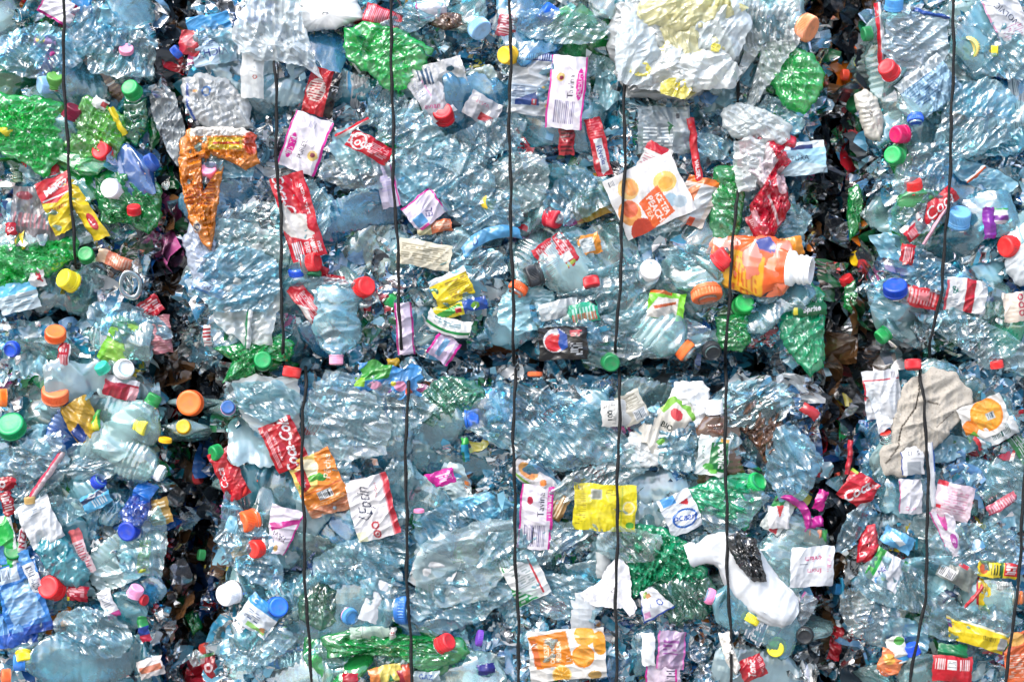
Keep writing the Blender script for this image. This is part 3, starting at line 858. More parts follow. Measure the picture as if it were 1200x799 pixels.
# ------------------------------------------------------------------ the caps the photograph shows
# x, y, diameter px, colour, colour name, direction the top faces (deg), tilt toward the viewer, shape, bottle tint or None, label extra
CAPS = [
 (86,129,21,'#7a1034','maroon',60,20,'s','bluish clear'), (119,177,24,'#e0202c','red',150,35,'s','green'), (153,104,22,'#18a052','green',120,30,'s','teal tinted'),
 (50,100,22,'#8fb8e0','pale blue',190,30,'s','bluish clear'), (64,92,20,'#5c9c48','olive green',70,40,'s','clear'), (148,57,18,'#e890b0','pink',80,50,'f',None),
 (207,61,16,'#1c50b0','blue',40,10,'s',None), (245,199,22,'#f090b4','pink',100,55,'s','clear'), (130,221,25,'#f2f0f6','white',170,62,'s','deep green'),
 (157,246,17,'#c01c28','red',90,30,'s',None), (178,190,22,'#2450a0','blue',30,15,'s','blue'), (77,327,25,'#f0de2c','yellow',150,12,'s','clear'),
 (101,299,20,'#138a44','green',90,70,'s',None), (65,390,26,'#f47238','orange',80,42,'w','clear'), (65,459,34,'#f47c4c','orange',85,38,'w','milky white'),
 (13,498,34,'#12a060','green',100,55,'w','grey clear'), (3,466,22,'#f27a2a','orange',180,20,'w',None), (169,501,20,'#e6e04a','yellow',-20,18,'s','clear'),
 (222,472,32,'#f4702c','orange',160,40,'w','clear'), (215,500,18,'#d8a818','amber',90,25,'s','clear'), (194,514,16,'#eab010','yellow',80,10,'f',None),
 (253,530,19,'#128c48','green',200,40,'s',None), (191,556,20,'#f0f2f4','white',-25,5,'f','clear'), (118,562,20,'#1c3fb4','blue',40,30,'f','bluish clear'),
 (12,410,20,'#1c4cc0','blue',220,20,'f','clear'), (147,431,25,'#f2f2f2','white',30,55,'f','clear'), (120,431,18,'#30b89a','teal',120,30,'s',None),
 (181,466,18,'#1c8a44','green',60,0,'s','grey clear'), (35,586,14,'#b0925a','gold',95,5,'s',None), (267,477,17,'#2a5c9c','dark blue',60,20,'s','clear'),
 (150,622,25,'#1438a8','dark blue',200,55,'s','blue'), (16,645,24,'#0d7a3c','dark green',80,65,'w','green'), (59,688,29,'#e42a30','red',150,68,'s','clear'),
 (160,691,18,'#f0a0c8','pink',60,20,'s','teal tinted'), (28,772,19,'#ecd820','yellow',-80,30,'s','clear'), (265,697,27,'#f2f3f5','white',200,50,'s','clear'),
 (326,711,25,'#1f6be0','blue',30,70,'s','bluish clear'), (288,611,27,'#f0622a','orange',190,35,'s','clear'), (299,643,23,'#e03028','red',190,50,'s','clear'),
 (280,572,21,'#dd2c24','red',-30,35,'s','clear'), (563,35,28,'#8cbce6','pale blue',-50,35,'w','clear'), (593,65,22,'#f2c430','yellow',190,55,'s','clear'),
 (519,132,25,'#d2222e','red',110,58,'s','clear'), (948,34,34,'#e89468','peach',-30,30,'w','milky white'), (1008,56,15,'#e06a38','orange',110,30,'s','clear'),
 (1006,71,17,'#d8c420','yellow',160,30,'f',None), (1040,80,23,'#dc2c36','red',140,45,'s','clear'), (1003,122,25,'#0f6a3c','dark green',150,35,'s','deep green'),
 (1073,143,20,'#2a62d4','blue',-90,20,'f','clear'), (1052,158,22,'#c8185c','magenta',190,35,'s','clear'), (1047,182,23,'#22a456','green',170,60,'s','green'),
 (1133,57,30,'#e8d070','straw yellow',200,60,'f','clear'), (1048,1,22,'#58a4e0','sky blue',90,30,'s','clear'), (575,237,20,'#f0c83a','yellow',0,50,'f','bluish clear'),
 (348,314,23,'#1c50c4','blue',100,20,'f','bluish clear'), (368,307,24,'#d8262e','red',10,25,'s','clear'), (428,336,25,'#e2262a','red',20,55,'s','clear'),
 (366,324,22,'#0e6c40','dark green',-90,25,'f',None), (651,257,23,'#c41c34','crimson',-20,35,'s','clear'), (622,324,26,'#22282e','black',200,10,'s','clear'),
 (605,342,24,'#f2662a','orange',-120,15,'f','clear'), (762,317,27,'#f4f4f6','white',60,68,'s','grey clear'), (850,301,26,'#dc3038','red',40,20,'s','clear'),
 (829,349,38,'#f0703c','orange',-80,20,'f','clear'), (872,356,25,'#1ca44c','green',70,30,'s','deep green'), (693,331,20,'#cc2830','red',-80,20,'s',None),
 (1070,215,22,'#dc3634','red',100,25,'s','green'), (1125,252,27,'#6eaede','light blue',85,15,'s','bluish clear'), (1181,289,27,'#dc2c2c','red',190,35,'s','clear'),
 (1049,336,30,'#1747b4','blue',100,38,'w','milky white'), (1002,303,20,'#ecc41c','yellow',180,30,'f',None), (992,328,17,'#c8242c','red',120,20,'s',None),
 (394,424,17,'#eea0bc','pink',-90,5,'s','bluish clear'), (308,422,22,'#149450','green',60,45,'s','green'), (342,436,22,'#d43030','red',-100,5,'s',None),
 (463,470,20,'#20262a','black',-95,5,'f','bluish clear'), (491,597,13,'#f088b0','pink',90,5,'f',None), (716,425,22,'#127a44','dark green',-60,30,'s','grey clear'),
 (627,440,18,'#d8622e','burnt orange',-90,5,'f',None), (807,414,26,'#f27232','orange',-40,10,'f','clear'), (835,413,24,'#1e242a','black',-70,60,'f','clear'),
 (837,474,21,'#eef2f6','white',95,12,'s','brown'), (889,564,26,'#18a858','green',35,45,'f','emerald'), (1038,508,14,'#dc3028','red',110,25,'s','clear'),
 (1070,427,20,'#d02830','red',-90,10,'s',None), (1168,427,16,'#cc3030','red',100,5,'s',None), (412,723,21,'#4d90cc','steel blue',-20,55,'f','bluish clear'), (478,715,34,'#2a6ab4','deep blue',0,15,'f','bluish clear'),
 (828,697,20,'#f08cb8','pink',160,5,'f','bluish clear'), (877,729,24,'#f0e030','yellow',-120,5,'f','clear'), (909,759,22,'#f0e038','yellow',200,55,'s','clear'),
 (943,745,22,'#181c22','black',210,50,'f','clear'), (1068,758,18,'#2458dc','blue',110,10,'s','clear'), (1113,706,24,'#1c2c44','navy',-50,40,'f','clear'),
 (1041,781,16,'#ee6c34','orange',60,20,'s','clear'), (560,747,20,'#6a3cac','violet',170,10,'f',None), (524,752,22,'#d83038','red',30,35,'s','green'),
 (20,776,20,'#2a7ad0','blue',180,10,'s','bluish clear'), (7,792,18,'#e86c38','orange',180,20,'s',None), (1196,700,16,'#e0742c','orange',0,20,'s','clear'),
 (170,703,14,'#c02838','red',-10,30,'f',None), (1166,60,14,'#e2cc28','yellow',0,20,'s',None),
 (1016,40,18,'#1f7a48','green',190,10,'s',None), (990,88,14,'#c8442c','rust red',180,10,'s',None), (998,160,16,'#8c2c34','dark red',160,20,'s',None),
 (224,330,14,'#c8b42c','yellow',90,40,'s',None), (212,262,16,'#3060b0','blue',10,20,'s',None), (232,560,15,'#b83034','red',10,20,'s',None), (236,650,14,'#2a8a4c','green',170,20,'s',None),
 (240,760,15,'#c04034','red',20,20,'s',None), (984,560,15,'#b84838','red',190,20,'s',None), (981,690,14,'#3490cc','blue',170,10,'s',None), (985,740,16,'#c02a34','red',160,30,'s',None),
]
TOPDEP = {'s': (ME_CAP, 23.2), 'w': (ME_CAPW, 31.2), 'f': (ME_CAPF, 26.4)}
rc = np.random.RandomState(5)
cap_things = []
for (x, y, dp, colr, cn, phi, tau, kd, body) in CAPS:
    me, base = TOPDEP[kd]
    sc = dp / base * .95
    in_gap = (975 < x < 1012 and y < 420) or (205 < x < 245 and y > 200 and x not in (222, 215)) or (x in (984, 981, 985))
    d = (-.02 if in_gap else .053) + rc.uniform(-.004, .006)
    if body:
        pr = PROTO[rc.randint(len(PROTO))]
        bs = float(np.clip(sc, .72, 1.12))
        bx = next(((q[1], q[2], q[3], q[4]) for q in BALES if q[1] - 12 < x < q[2] + 12 and q[3] - 8 < y < q[4] + 8), (x - 10, x + 10, y - 10, y + 10))
        for _k in range(12):            # keep the body inside the bale its cap belongs to
            ln = pr.L * bs / S * math.cos(math.radians(tau))
            ex, ey = x - math.cos(math.radians(phi)) * ln, y + math.sin(math.radians(phi)) * ln
            if bx[0] + 8 < ex < bx[1] - 8 and bx[2] + 4 < ey < bx[3] - 4: break
            if tau < 78: tau += 6
        M = anchored(x, y, phi, tau, pr, d, bs)
        root = bpy.data.objects.new('crushed_bottle', None); COL.objects.link(root)
        c = tint(body)
        link('body', pr.body, root, c); link('neck', pr.neck, root, (*c[:3], .12))
        k = link('cap', me, root, (*lin(colr), 1)); k.location = (pr.L / 2 - .0145, 0, 0)
        q = sc / bs; k.scale = (q, q, q)
        r_ = link('tamper_ring', ME_RING, root, (*lin(colr if cn not in ('dark blue', 'steel blue') else '#f0a0c8'), 1)); r_.location = (pr.L / 2 - .0182, 0, 0); r_.scale = (1, q, q)
        if rc.rand() < .18: link('label_sleeve', pr.sleeves[rc.randint(2)], root)
        root.matrix_world = M
        tag(root, None, 'bottle', 'crushed bottles with their caps on')
        cap_things.append((root, x, y, cn, body))
    else:
        root = link('bottle_closure', me, None, (*lin(colr), 1))
        a, t = math.radians(phi), math.radians(tau)
        ax = Vector((math.cos(a) * math.cos(t), -math.sin(t), math.sin(a) * math.cos(t)))
        root.matrix_world = Matrix.Translation(P(x, y, d) - ax * .008 * sc) @ ax.to_track_quat('X', 'Z').to_matrix().to_4x4() @ Matrix.Scale(sc, 4)
        tag(root, None, 'bottle cap', 'loose bottle caps')
        cap_things.append((root, x, y, cn, None))
# ------------------------------------------------------------------ printed wrappers, film, bags and odd pieces
WHT, RED, MAG, ORG, GRN, YEL, BLU, BLK = '#f3f4f6', '#d0142c', '#e0209c', '#f07a24', '#1f9a4a', '#f4d81c', '#2a6cc4', '#14161a'
def wrap(x, y, w, h, rot, label, ops, ref=None, cat='wrapper', **k):
    k['d'] = k.get('d', .048) + .005
    o = sheet('bottle_wrapper', x, y, w, h, rot, ops, **k)
    tag(o, label, cat, 'torn printed bottle wrappers')
    return o
def tavina(w, h, edge=MAG, tx='Tavina'):
    return [('fill', '#f4eef6', .93), ('rect', 0, 0, w * .05, h, edge), ('rect', w * .95, 0, w, h, edge),
            ('ell', w * .84, h * .38, w * .1, h * .22, MAG), ('bars', w * .80, h * .22, w * .89, h * .55, 1.6, '#f8e8f4', False),
            ('t', tx, w * .6, h * .42, w * .17, 90, '#2c2c40', {'sx': 1.0}), ('ell', w * .3, h * .3, w * .11, h * .06, '#e9c978'),
            ('ell', w * .32, h * .31, w * .06, h * .03, '#8c1c3c'), ('bars', w * .2, h * .62, w * .75, h * .93, 2.2, '#8c88a8', True)]

wrap(357, 168, 46, 66, -20, 'white wrapper edged in magenta with an upright word, tilted beside the first wire', 
     [('fill', '#f4eef6', .95), ('rect', 0, 0, 2, 66, MAG), ('rect', 43.5, 0, 46, 66, MAG), ('ell', 9, 40, 4.5, 15, MAG), ('bars', 6, 28, 12, 52, 2, WHT, False),
      ('t', "PURE'L", 22, 40, 5.5, 90, '#282838', {}), ('ell', 36, 44, 6, 6, '#e9c978'), ('ell', 36, 43, 3, 3, '#8c1c3c'), ('bars', 20, 6, 30, 14, 1.6, '#a8a4bc', True)], d=.056)
wrap(664, 108, 42, 84, -6, 'large white wrapper with magenta rims and violet word, left of the white bundle', tavina(42, 84), d=.058, amp=.002)
wrap(624, 98, 52, 72, -6, 'see-through wrapper with a navy band and orange dots beside the large magenta-rimmed one',
     [('fill', '#e8eef2', .55), ('rect', 0, 0, 52, 9, '#1f3a7c'), ('bars', 2, 1, 50, 8, 2.5, '#c8d4ec', True), ('ell', 44, 24, 3, 3, '#f0b030'), ('ell', 42, 40, 5, 3, '#f4c860'), ('ell', 46, 60, 3, 3, '#f0a828'),
      ('rect', 2, 38, 36, 62, '#b8cce0', .8), ('poly', [(8, 56), (34, 44), (36, 60), (8, 62)], '#2a4a8c'), ('rect', 27, 54, 33, 60, RED), ('rect', 29, 55, 31, 59, WHT), ('bars', 4, 40, 18, 54, 2, '#506888', False)], d=.052)
wrap(628, 606, 38, 74, -4, 'white wrapper with magenta rims and an upright word, left of the yellow wrapper', 
     [('fill', '#f4eef6', .93), ('rect', 0, 0, 2, 74, MAG), ('rect', 31, 0, 37, 40, '#f05ab8'), ('rect', 35, 0, 38, 74, MAG), ('bars', 32, 6, 36, 36, 1.7, WHT, False),
      ('t', 'Tavina', 24, 22, 7.5, 90, '#2c2c40'), ('ell', 11, 18, 3.5, 5, '#b82848'), ('bars', 6, 46, 30, 70, 2.1, '#8c88a8', True), ('rect', 16, 48, 18, 68, '#28304c')], d=.056, amp=.002)
wrap(433, 172, 52, 22, -28, 'red wrapper strip with a white swirl script, right of the magenta-edged one',
     [('fill', RED), ('t', 'Coca', 13, 11, 11, 8, WHT, {'shear': .3, 'bold': .01}), ('ring', 12, 11, 9, .9, WHT), ('bars', 26, 5, 48, 18, 2, '#f0b0b8', False)], d=.056)
wrap(413, 150, 44, 6, 28, 'thin pale wrapper strip with a red edge above the red swirl-script strip', [('fill', '#e8ece8', .8), ('rect', 0, 0, 44, 2.6, RED)], d=.053, amp=.001)
wrap(376, 108, 36, 54, -14, 'crumpled red and black wrapper between the pale bag and the green lump',
     [('fill', '#c8202c', .85), ('ell', 12, 26, 11, 14, '#d8c4bc'), ('rect', 27, 0, 36, 54, BLK), ('t', 'sl', 31, 20, 9, 90, WHT), ('bars', 4, 14, 22, 40, 3, '#a83038', False)], d=.05, amp=.005)
# the tall cola wrapper
wrap(349, 254, 40, 100, 16, 'tall red wrapper with a white torn middle and small white capitals ORIGINAL TASTE',
     [('fill', RED), ('t', 'Coca-Cola', 12, 30, 13, -84, WHT, {'shear': .35, 'sx': .85, 'bold': .01}), ('t', 'ORIGINAL TASTE', 33, 32, 3.4, -90, WHT, {'bold': .01}),
      ('poly', [(0, 34), (8, 30), (14, 44), (30, 50), (27, 66), (34, 74), (22, 78), (6, 70), (0, 60)], '#ece8e2'),
      ('t', 'FÜRS', 35, 89, 4.6, -90, WHT, {'bold': .02}), ('t', 'FAMILIE', 28, 86, 4.6, -90, WHT, {'bold': .02, 'sx': .9}), ('t', 'ESSEN', 21, 88, 4.6, -90, WHT, {'bold': .02}), ('bars', 4, 78, 16, 97, 2.4, WHT, True)], d=.060, amp=.003)
wrap(367, 366, 78, 20, -52, 'long narrow red wrapper strip with torn edges near the horizontal seam',
     [('fill', '#c4182c'), ('bars', 12, 3, 66, 17, 2.2, '#eac0c4', False), ('poly', [(20, 20), (30, 12), (44, 16), (50, 20)], '#e8e4e0')], d=.05, amp=.003)
wrap(406, 343, 60, 36, -8, 'red wrapper with faint script round a lying bottle beside a red cap',
     [('fill', '#c01c2c', .88), ('t', 'Coca', 28, 18, 17, -12, '#f0c8cc', {'shear': .35}), ('ring', 26, 18, 14, .8, '#f0b8bc')], d=.040, amp=.003)
wrap(452, 210, 22, 66, 14, 'lilac tinted wrapper standing behind the long wire', [('fill', '#e4dcf4', .7), ('rect', 19, 0, 21, 66, MAG), ('bars', 3, 10, 16, 50, 3, '#b8b0d8', False)], d=.046)
wrap(497, 246, 42, 34, 38, 'small lilac wrapper with a magenta line and blue block right of the long wire',
     [('fill', '#eee4f6', .9), ('rect', 0, 0, 42, 1.8, MAG), ('rect', 40, 0, 42, 34, MAG), ('rect', 3, 18, 17, 30, '#5aa0d4'), ('t', 'EL', 24, 22, 8, 60, '#24307c', {'bold': .01}), ('rect', 0, 31, 16, 34, MAG)], d=.055)
wrap(702, 172, 19, 68, 12, 'narrow red wrapper with blue vertical lettering on a white panel',
     [('fill', '#cc2a38', .9), ('poly', [(5, 25), (14, 25), (16, 62), (7, 66)], '#e8eef4'), ('t', 'Rivella', 10.5, 44, 6.5, -84, '#1c3c8c', {'bold': .02}), ('bars', 2, 2, 17, 22, 3, '#e06870', False)], d=.05)
wrap(761, 229, 86, 74, 25, 'large orange and white wrapper printed with peaches reading ICE TEA PEACH',
     [('fill', '#f6f4f2'), ('ell', 24, 20, 12, 13, '#f4c87c'), ('ell', 27, 20, 8, 10, '#f0a050'), ('ell', 14, 46, 13, 15, '#f0a45c'), ('ell', 16, 42, 9, 10, '#e8704c'), ('ell', 66, 30, 14, 12, '#f6d070'), ('ell', 66, 32, 9, 7, '#eeb040'),
      ('ell', 20, 72, 14, 16, '#c8442c'), ('ell', 62, 52, 9, 8, '#b8d8e8', .8), ('ell', 72, 58, 8, 7, '#d0e4ee', .8), ('poly', [(28, 40), (56, 30), (62, 66), (32, 74)], '#f0682c'),
      ('t', 'ICE TEA', 53, 52, 7, -84, '#fdeadf', {'bold': .03, 'sx': .82}), ('t', 'PEACH', 43, 54, 8, -84, '#fdeadf', {'bold': .03, 'sx': 1}), ('t', 'TEA', 35, 56, 6, -84, '#fbd0b4', {'bold': .02}), ('bars', 5, 4, 12, 10, 1.6, '#4a5a6a', True)], d=.062, amp=.0025, cell=.03)
wrap(816, 236, 40, 58, -14, 'pale orange wrapper with a peach slice, right of the ice tea one',
     [('fill', '#ecdcd0', .8), ('rect', 0, 0, 40, 8, ORG), ('ell', 14, 24, 9, 14, '#e88858'), ('rect', 17, 10, 34, 50, '#e6ecee', .8), ('rect', 20, 48, 27, 58, '#e8603c')], d=.052, skew=.2)
wrap(652, 299, 42, 42, -55, 'red ingredients wrapper with a white box, on a bottle above the black cap',
     [('fill', '#cc1c30'), ('bars', 3, 3, 26, 38, 2.4, '#f2c4c8', False), ('rect', 24, 6, 34, 22, WHT), ('bars', 24, 24, 40, 39, 2.2, WHT, True), ('rect', 36, 6, 40, 22, '#b8cc50')], d=.056)
wrap(690, 232, 44, 50, 20, 'amber tinted film with an orange ring left of the ice tea wrapper', [('fill', '#eeb648', .6), ('rect', 0, 2, 7, 48, '#f08a50'), ('bars', 14, 8, 38, 40, 4, '#f8d890', False)], d=.044, amp=.006)
wrap(689, 287, 30, 24, 14, 'small orange wrapper with a grey blank box beside the wire', [('fill', '#f29a34', .9), ('rect', 6, 4, 22, 20, '#c4d0d4'), ('bars', 8, 6, 20, 18, 3, '#90a0a8', False)], d=.052)
wrap(815, 180, 9, 84, 8, 'tall thin red wrapper edge with white letters, above the red bag', [('fill', '#d4202e'), ('t', 'VALSER', 4.5, 60, 4.5, -88, WHT, {'bold': .02})], d=.052, amp=.002)
wrap(778, 152, 60, 54, 0, 'grey-blue see-through wrapper under the white bundle', [('fill', '#c8d8e0', .4), ('rect', 40, 6, 58, 30, '#e8f0f2', .5), ('rect', 44, 8, 48, 14, '#1c2830'), ('bars', 6, 22, 40, 50, 4, '#eef4f6', False)], d=.048, amp=.004)
wrap(768, 186, 32, 34, -26, 'white torn wrapper with a red corner above the ice tea wrapper', [('fill', '#f0efec'), ('rect', 0, 0, 26, 10, '#cc2434'), ('bars', 2, 14, 28, 30, 3, '#d8a0a8', False)], d=.054)
wrap(430, 20, 44, 22, -20, 'red striped scrap crossed by the wire near the top edge', [('fill', '#d02038'), ('bars', 2, 2, 42, 20, 2.2, '#f0a0b0', True)], d=.05) .location.x += .022
wrap(505, 10, 34, 24, 12, 'white scrap with a magenta edge at the top, left of the brown bottle', [('fill', '#eceaf4', .8), ('rect', 0, 20, 34, 22, '#b02890'), ('rect', 0, 0, 2, 24, '#b02890')], d=.046)
wrap(594, 30, 22, 26, -12, 'dark red scrap with pale print near the top wire', [('fill', '#b84c5c', .8), ('bars', 3, 3, 19, 22, 3, '#f0d8dc', False)], d=.044)
wrap(515, 90, 60, 36, 16, 'white shreds of wrapper with grey marks right of the green lump', [('fill', '#eef0f2', .7), ('bars', 6, 4, 24, 30, 5, '#3c5a78', True), ('ell', 44, 12, 5, 3, '#2c5a6c')], d=.05, amp=.005)
wrap(505, 112, 34, 58, 32, 'pale wrapper with small magenta letters above the red round cap', [('fill', '#e8eaf2', .7), ('rect', 16, 0, 18, 30, '#e8a0cc'), ('t', 'evian', 12, 40, 6, -25, '#d05a94', {'bold': .01}), ('bars', 3, 8, 14, 26, 2.4, '#8c98a8', False)], d=.052)
wrap(565, 128, 40, 30, -30, 'smoky wrapper with rose letters right of the red round cap', [('fill', '#d8d8de', .6), ('t', 'EVIAN', 18, 9, 4.6, 0, '#b05878'), ('rect', 20, 18, 38, 27, '#b0182c')], d=.048)
wrap(572, 274, 70, 15, 20, 'curved light blue strip of wrapper under the yellow lid', [('fill', '#5aaade', .9), ('rect', 3, 3, 14, 11, '#a8d4ee'), ('ring', 18, 8, 3, .8, '#1c4c8c')], d=.055, bow=-.18)
wrap(497, 298, 62, 30, -10, 'beige paper label with faint printed lines right of the long wire', [('fill', '#cfc9b4'), ('bars', 4, 5, 58, 26, 2.6, '#98927c', False)], d=.054, mat=M_PAPER, amp=.0015)
wrap(509, 266, 40, 14, 10, 'small orange scrap under the lilac wrapper', [('fill', '#e47a4c'), ('rect', 0, 4, 16, 14, '#d8d0a0'), ('bars', 18, 2, 38, 12, 2, '#f0c8b0', False)], d=.05)
wrap(529, 337, 46, 34, 24, 'yellow wrapper with fine brown print inside a lying clear bottle', [('fill', '#f2d820'), ('rect', 0, 0, 46, 6, '#dfe6ea'), ('bars', 18, 9, 44, 30, 2.4, '#a8861c', False)], d=.055)
wrap(540, 361, 62, 15, 14, 'yellow green and blue wrapper strip under the yellow wrapper', [('fill', '#e8d828'), ('poly', [(0, 8), (30, 2), (34, 8), (10, 15)], '#3aa83c'), ('rect', 34, 0, 62, 15, '#1c50a8'), ('rect', 24, 6, 31, 12, '#b01c30'), ('ell', 48, 8, 5, 4, '#7cb834')], d=.053)
wrap(525, 383, 52, 20, -18, 'white wrapper with a green stripe hugging a bottle shoulder near the seam', [('fill', '#f0f2f0'), ('rect', 0, 14, 52, 17, '#149448'), ('bars', 8, 3, 40, 10, 2.4, '#5c8c98', False)], d=.052, bow=.1)
wrap(474, 385, 20, 60, 4, 'lilac wrapper strip with magenta edges behind the long wire by the seam', [('fill', '#ecdcf0', .9), ('rect', 0, 0, 2.2, 60, '#c0288c'), ('rect', 17.6, 0, 20, 60, '#c0288c')], d=.05)
wrap(520, 408, 30, 30, -35, 'crumpled lilac wrapper with magenta rim on the seam', [('fill', '#d8c4e4', .8), ('rect', 0, 0, 3, 30, MAG), ('rect', 27, 0, 30, 30, MAG), ('rect', 10, 4, 16, 26, '#78b0d8')], d=.047, amp=.005)
wrap(660, 402, 56, 38, 2, 'black wrapper with a red, white and blue round emblem above the seam',
     [('fill', '#101216'), ('ell', 19, 16, 13.5, 13.5, WHT), ('poly', [(5.5, 14), (12, 13), (20, 16), (27, 10), (31, 7), (25, 3), (19, 2), (10, 6)], '#c4c8d0'), ('ell', 18, 18, 11, 10.5, '#d8202c'),
      ('poly', [(22, 2), (33, 10), (33, 24), (26, 28), (22, 20), (24, 10)], '#1c4ca4'), ('bars', 36, 4, 50, 12, 2.4, '#d83040', False), ('bars', 36, 18, 50, 33, 2.4, '#c8ccd0', False)], d=.062, amp=.0015)
wrap(678, 368, 46, 24, 12, 'mint green wrapper with black corner and pale print above the round emblem',
     [('fill', '#28b48c'), ('poly', [(36, 0), (46, 0), (46, 8)], '#101c20'), ('ell', 8, 12, 4, 4, '#d8ece8'), ('bars', 14, 5, 42, 20, 4, '#bfeee0', True), ('bars', 14, 12, 44, 22, 2.2, '#e06a50', True)], d=.056)
wrap(655, 362, 46, 20, 12, 'strip of grey-white film over the mint green wrapper', [('fill', '#d8e0e2', .7)], d=.058)
wrap(781, 358, 42, 32, -8, 'lime green wrapper with brown twig print below the white lid',
     [('fill', '#7ad030'), ('poly', [(0, 24), (10, 8), (34, 6), (34, 32), (0, 32)], '#ece8e0'), ('poly', [(6, 18), (32, 10), (32, 13), (8, 22)], '#c05c30'), ('rect', 0, 0, 26, 4, '#d8702c'), ('rect', 34, 4, 42, 32, '#8ce040')], d=.055, amp=.004)
wrap(664, 140, 18, 34, 0, 'red scrap tucked under the large magenta-rimmed wrapper', [('fill', '#c02c38', .85), ('bars', 2, 4, 16, 30, 4, '#601820', False)], d=.044).location.z -= .03
# right of centre
wrap(938, 186, 60, 38, 6, 'light blue wrapper with four dark capitals at the right rim of the middle bale',
     [('fill', '#a8d8ee'), ('rect', 0, 0, 60, 8, '#e8f2f6'), ('rect', 20, 4, 46, 9, '#2c3c7c'), ('t', 'PURA', 30, 18, 6, 0, '#2c4860', {'bold': .01}), ('poly', [(0, 28), (30, 22), (60, 30), (60, 38), (0, 38)], '#d4ecf6')], d=.052)
wrap(912, 292, 58, 22, 12, 'orange flap with a white barcode patch above the orange bottle', [('fill', '#f09a2c'), ('rect', 10, 6, 28, 15, WHT), ('bars', 11, 7, 27, 14, 1.8, '#3c3c40', True)], d=.052)
wrap(889, 268, 18, 36, 24, 'dark red scrap with fine print left of the orange flap', [('fill', '#b01c2c'), ('bars', 3, 4, 15, 32, 2.4, '#e8b0b4', False)], d=.05)
wrap(949, 363, 40, 14, 5, 'green wrapper edge with white italic letters on the emerald bottle',
     [('fill', '#0e7040', .9), ('rect', 1, 2, 6, 12, '#e4d840'), ('t', 'Sprite', 23, 7, 8.5, 4, WHT, {'shear': .2, 'bold': .03})], d=.058, amp=.001)
wrap(1090, 250, 78, 20, 42, 'diagonal red wrapper with white script in the upper right bale',
     [('fill', '#cc1a2c'), ('rect', 0, 0, 30, 6, '#ece6e4'), ('t', 'Coca', 54, 11, 13, 0, WHT, {'shear': .3}), ('bars', 4, 10, 24, 18, 2, '#f0b4b8', True)], d=.054, amp=.003)
wrap(1064, 298, 16, 24, -8, 'small red barcode scrap below the diagonal red wrapper', [('fill', '#c8202e'), ('bars', 3, 4, 13, 20, 2, '#f0c4c8', True)], d=.052)
wrap(1098, 262, 4, 56, -32, 'thin pink strip lying across the diagonal red wrapper', [('fill', '#f0b8c8')], d=.058, amp=.0005)
wrap(1078, 348, 46, 24, -12, 'red wrapper with pale blocks right of the big dark-blue cap', [('fill', '#d03038'), ('bars', 6, 4, 42, 20, 4, '#f0a8ac', True), ('rect', 22, 6, 34, 15, '#e8888c')], d=.05)
wrap(1133, 346, 48, 38, -8, 'white wrapper with a vertical red stripe right of the wire', [('fill', '#eef0f2', .85), ('rect', 22, 0, 34, 38, '#c81c30'), ('t', '&', 10, 14, 9, 30, '#1c6c60', {'bold': .02}), ('rect', 0, 4, 3, 38, '#c84858'), ('bars', 6, 24, 18, 34, 2, '#7c8c98', False)], d=.052)
wrap(1160, 261, 14, 36, 4, 'purple upright wrapper strip in the upper right bale', [('fill', '#8c2ca8')], d=.055)
wrap(1174, 253, 16, 18, 0, 'small white tag with purple letters beside the purple strip', [('fill', '#eeeaf0'), ('rect', 0, 8, 16, 14, '#7c2c98'), ('rect', 0, 0, 16, 2, '#3ca05c')], d=.055)
wrap(1145, 204, 28, 5, 40, 'tiny orange and white strip on the milky bottle', [('fill', '#f07040'), ('rect', 0, 0, 28, 1.6, WHT)], d=.052)
wrap(1181, 20, 40, 56, 24, 'white wrapper with dark capitals upside down in the upper right corner', [('fill', '#eceef4', .85), ('rect', 0, 0, 2, 56, '#e09cc0'), ('t', 'VOLVIC', 20, 24, 7, 118, '#28385c', {'bold': .01}), ('bars', 8, 38, 32, 52, 2.4, '#c07c9c', False)], d=.052)
wrap(1090, 102, 62, 52, 38, 'wrinkled light blue wrapper with tiny print in the upper right bale', [('fill', '#a8d2ee', .8), ('rect', 0, 0, 62, 12, '#e4f0f6'), ('bars', 6, 12, 40, 38, 3, '#5c88b0', False)], d=.05, amp=.006, cell=.012)
wrap(1032, 38, 8, 70, 4, 'narrow red and white wrapper edge at the left rim of the right bale', [('fill', '#d42838'), ('rect', 4, 0, 8, 70, '#eceaf0')], d=.04)
wrap(1092, 16, 44, 5, -14, 'short dark blue strip under the top edge of the right bale', [('fill', '#1c50a8')], d=.05)
wrap(1125, 22, 4, 4, 0, 'pale speck of wrapper beside the right wire', [('fill', WHT)], d=.05)
wrap(1190, 360, 26, 34, 6, 'cream wrapper with a column of red dots at the right edge', [('fill', '#f0e0d0', .9), ('ring', 20, 6, 3, 1, '#c83050'), ('ring', 20, 15, 3, 1, '#c83050'), ('ring', 20, 24, 3, 1, '#c83050')], d=.052)
wrap(1085, 196, 30, 18, -6, 'cloudy yellow scrap with white lines left of the right wire', [('fill', '#d8dc98', .6), ('bars', 2, 2, 28, 16, 3, '#f4f4e8', False)], d=.046).location.z -= .05
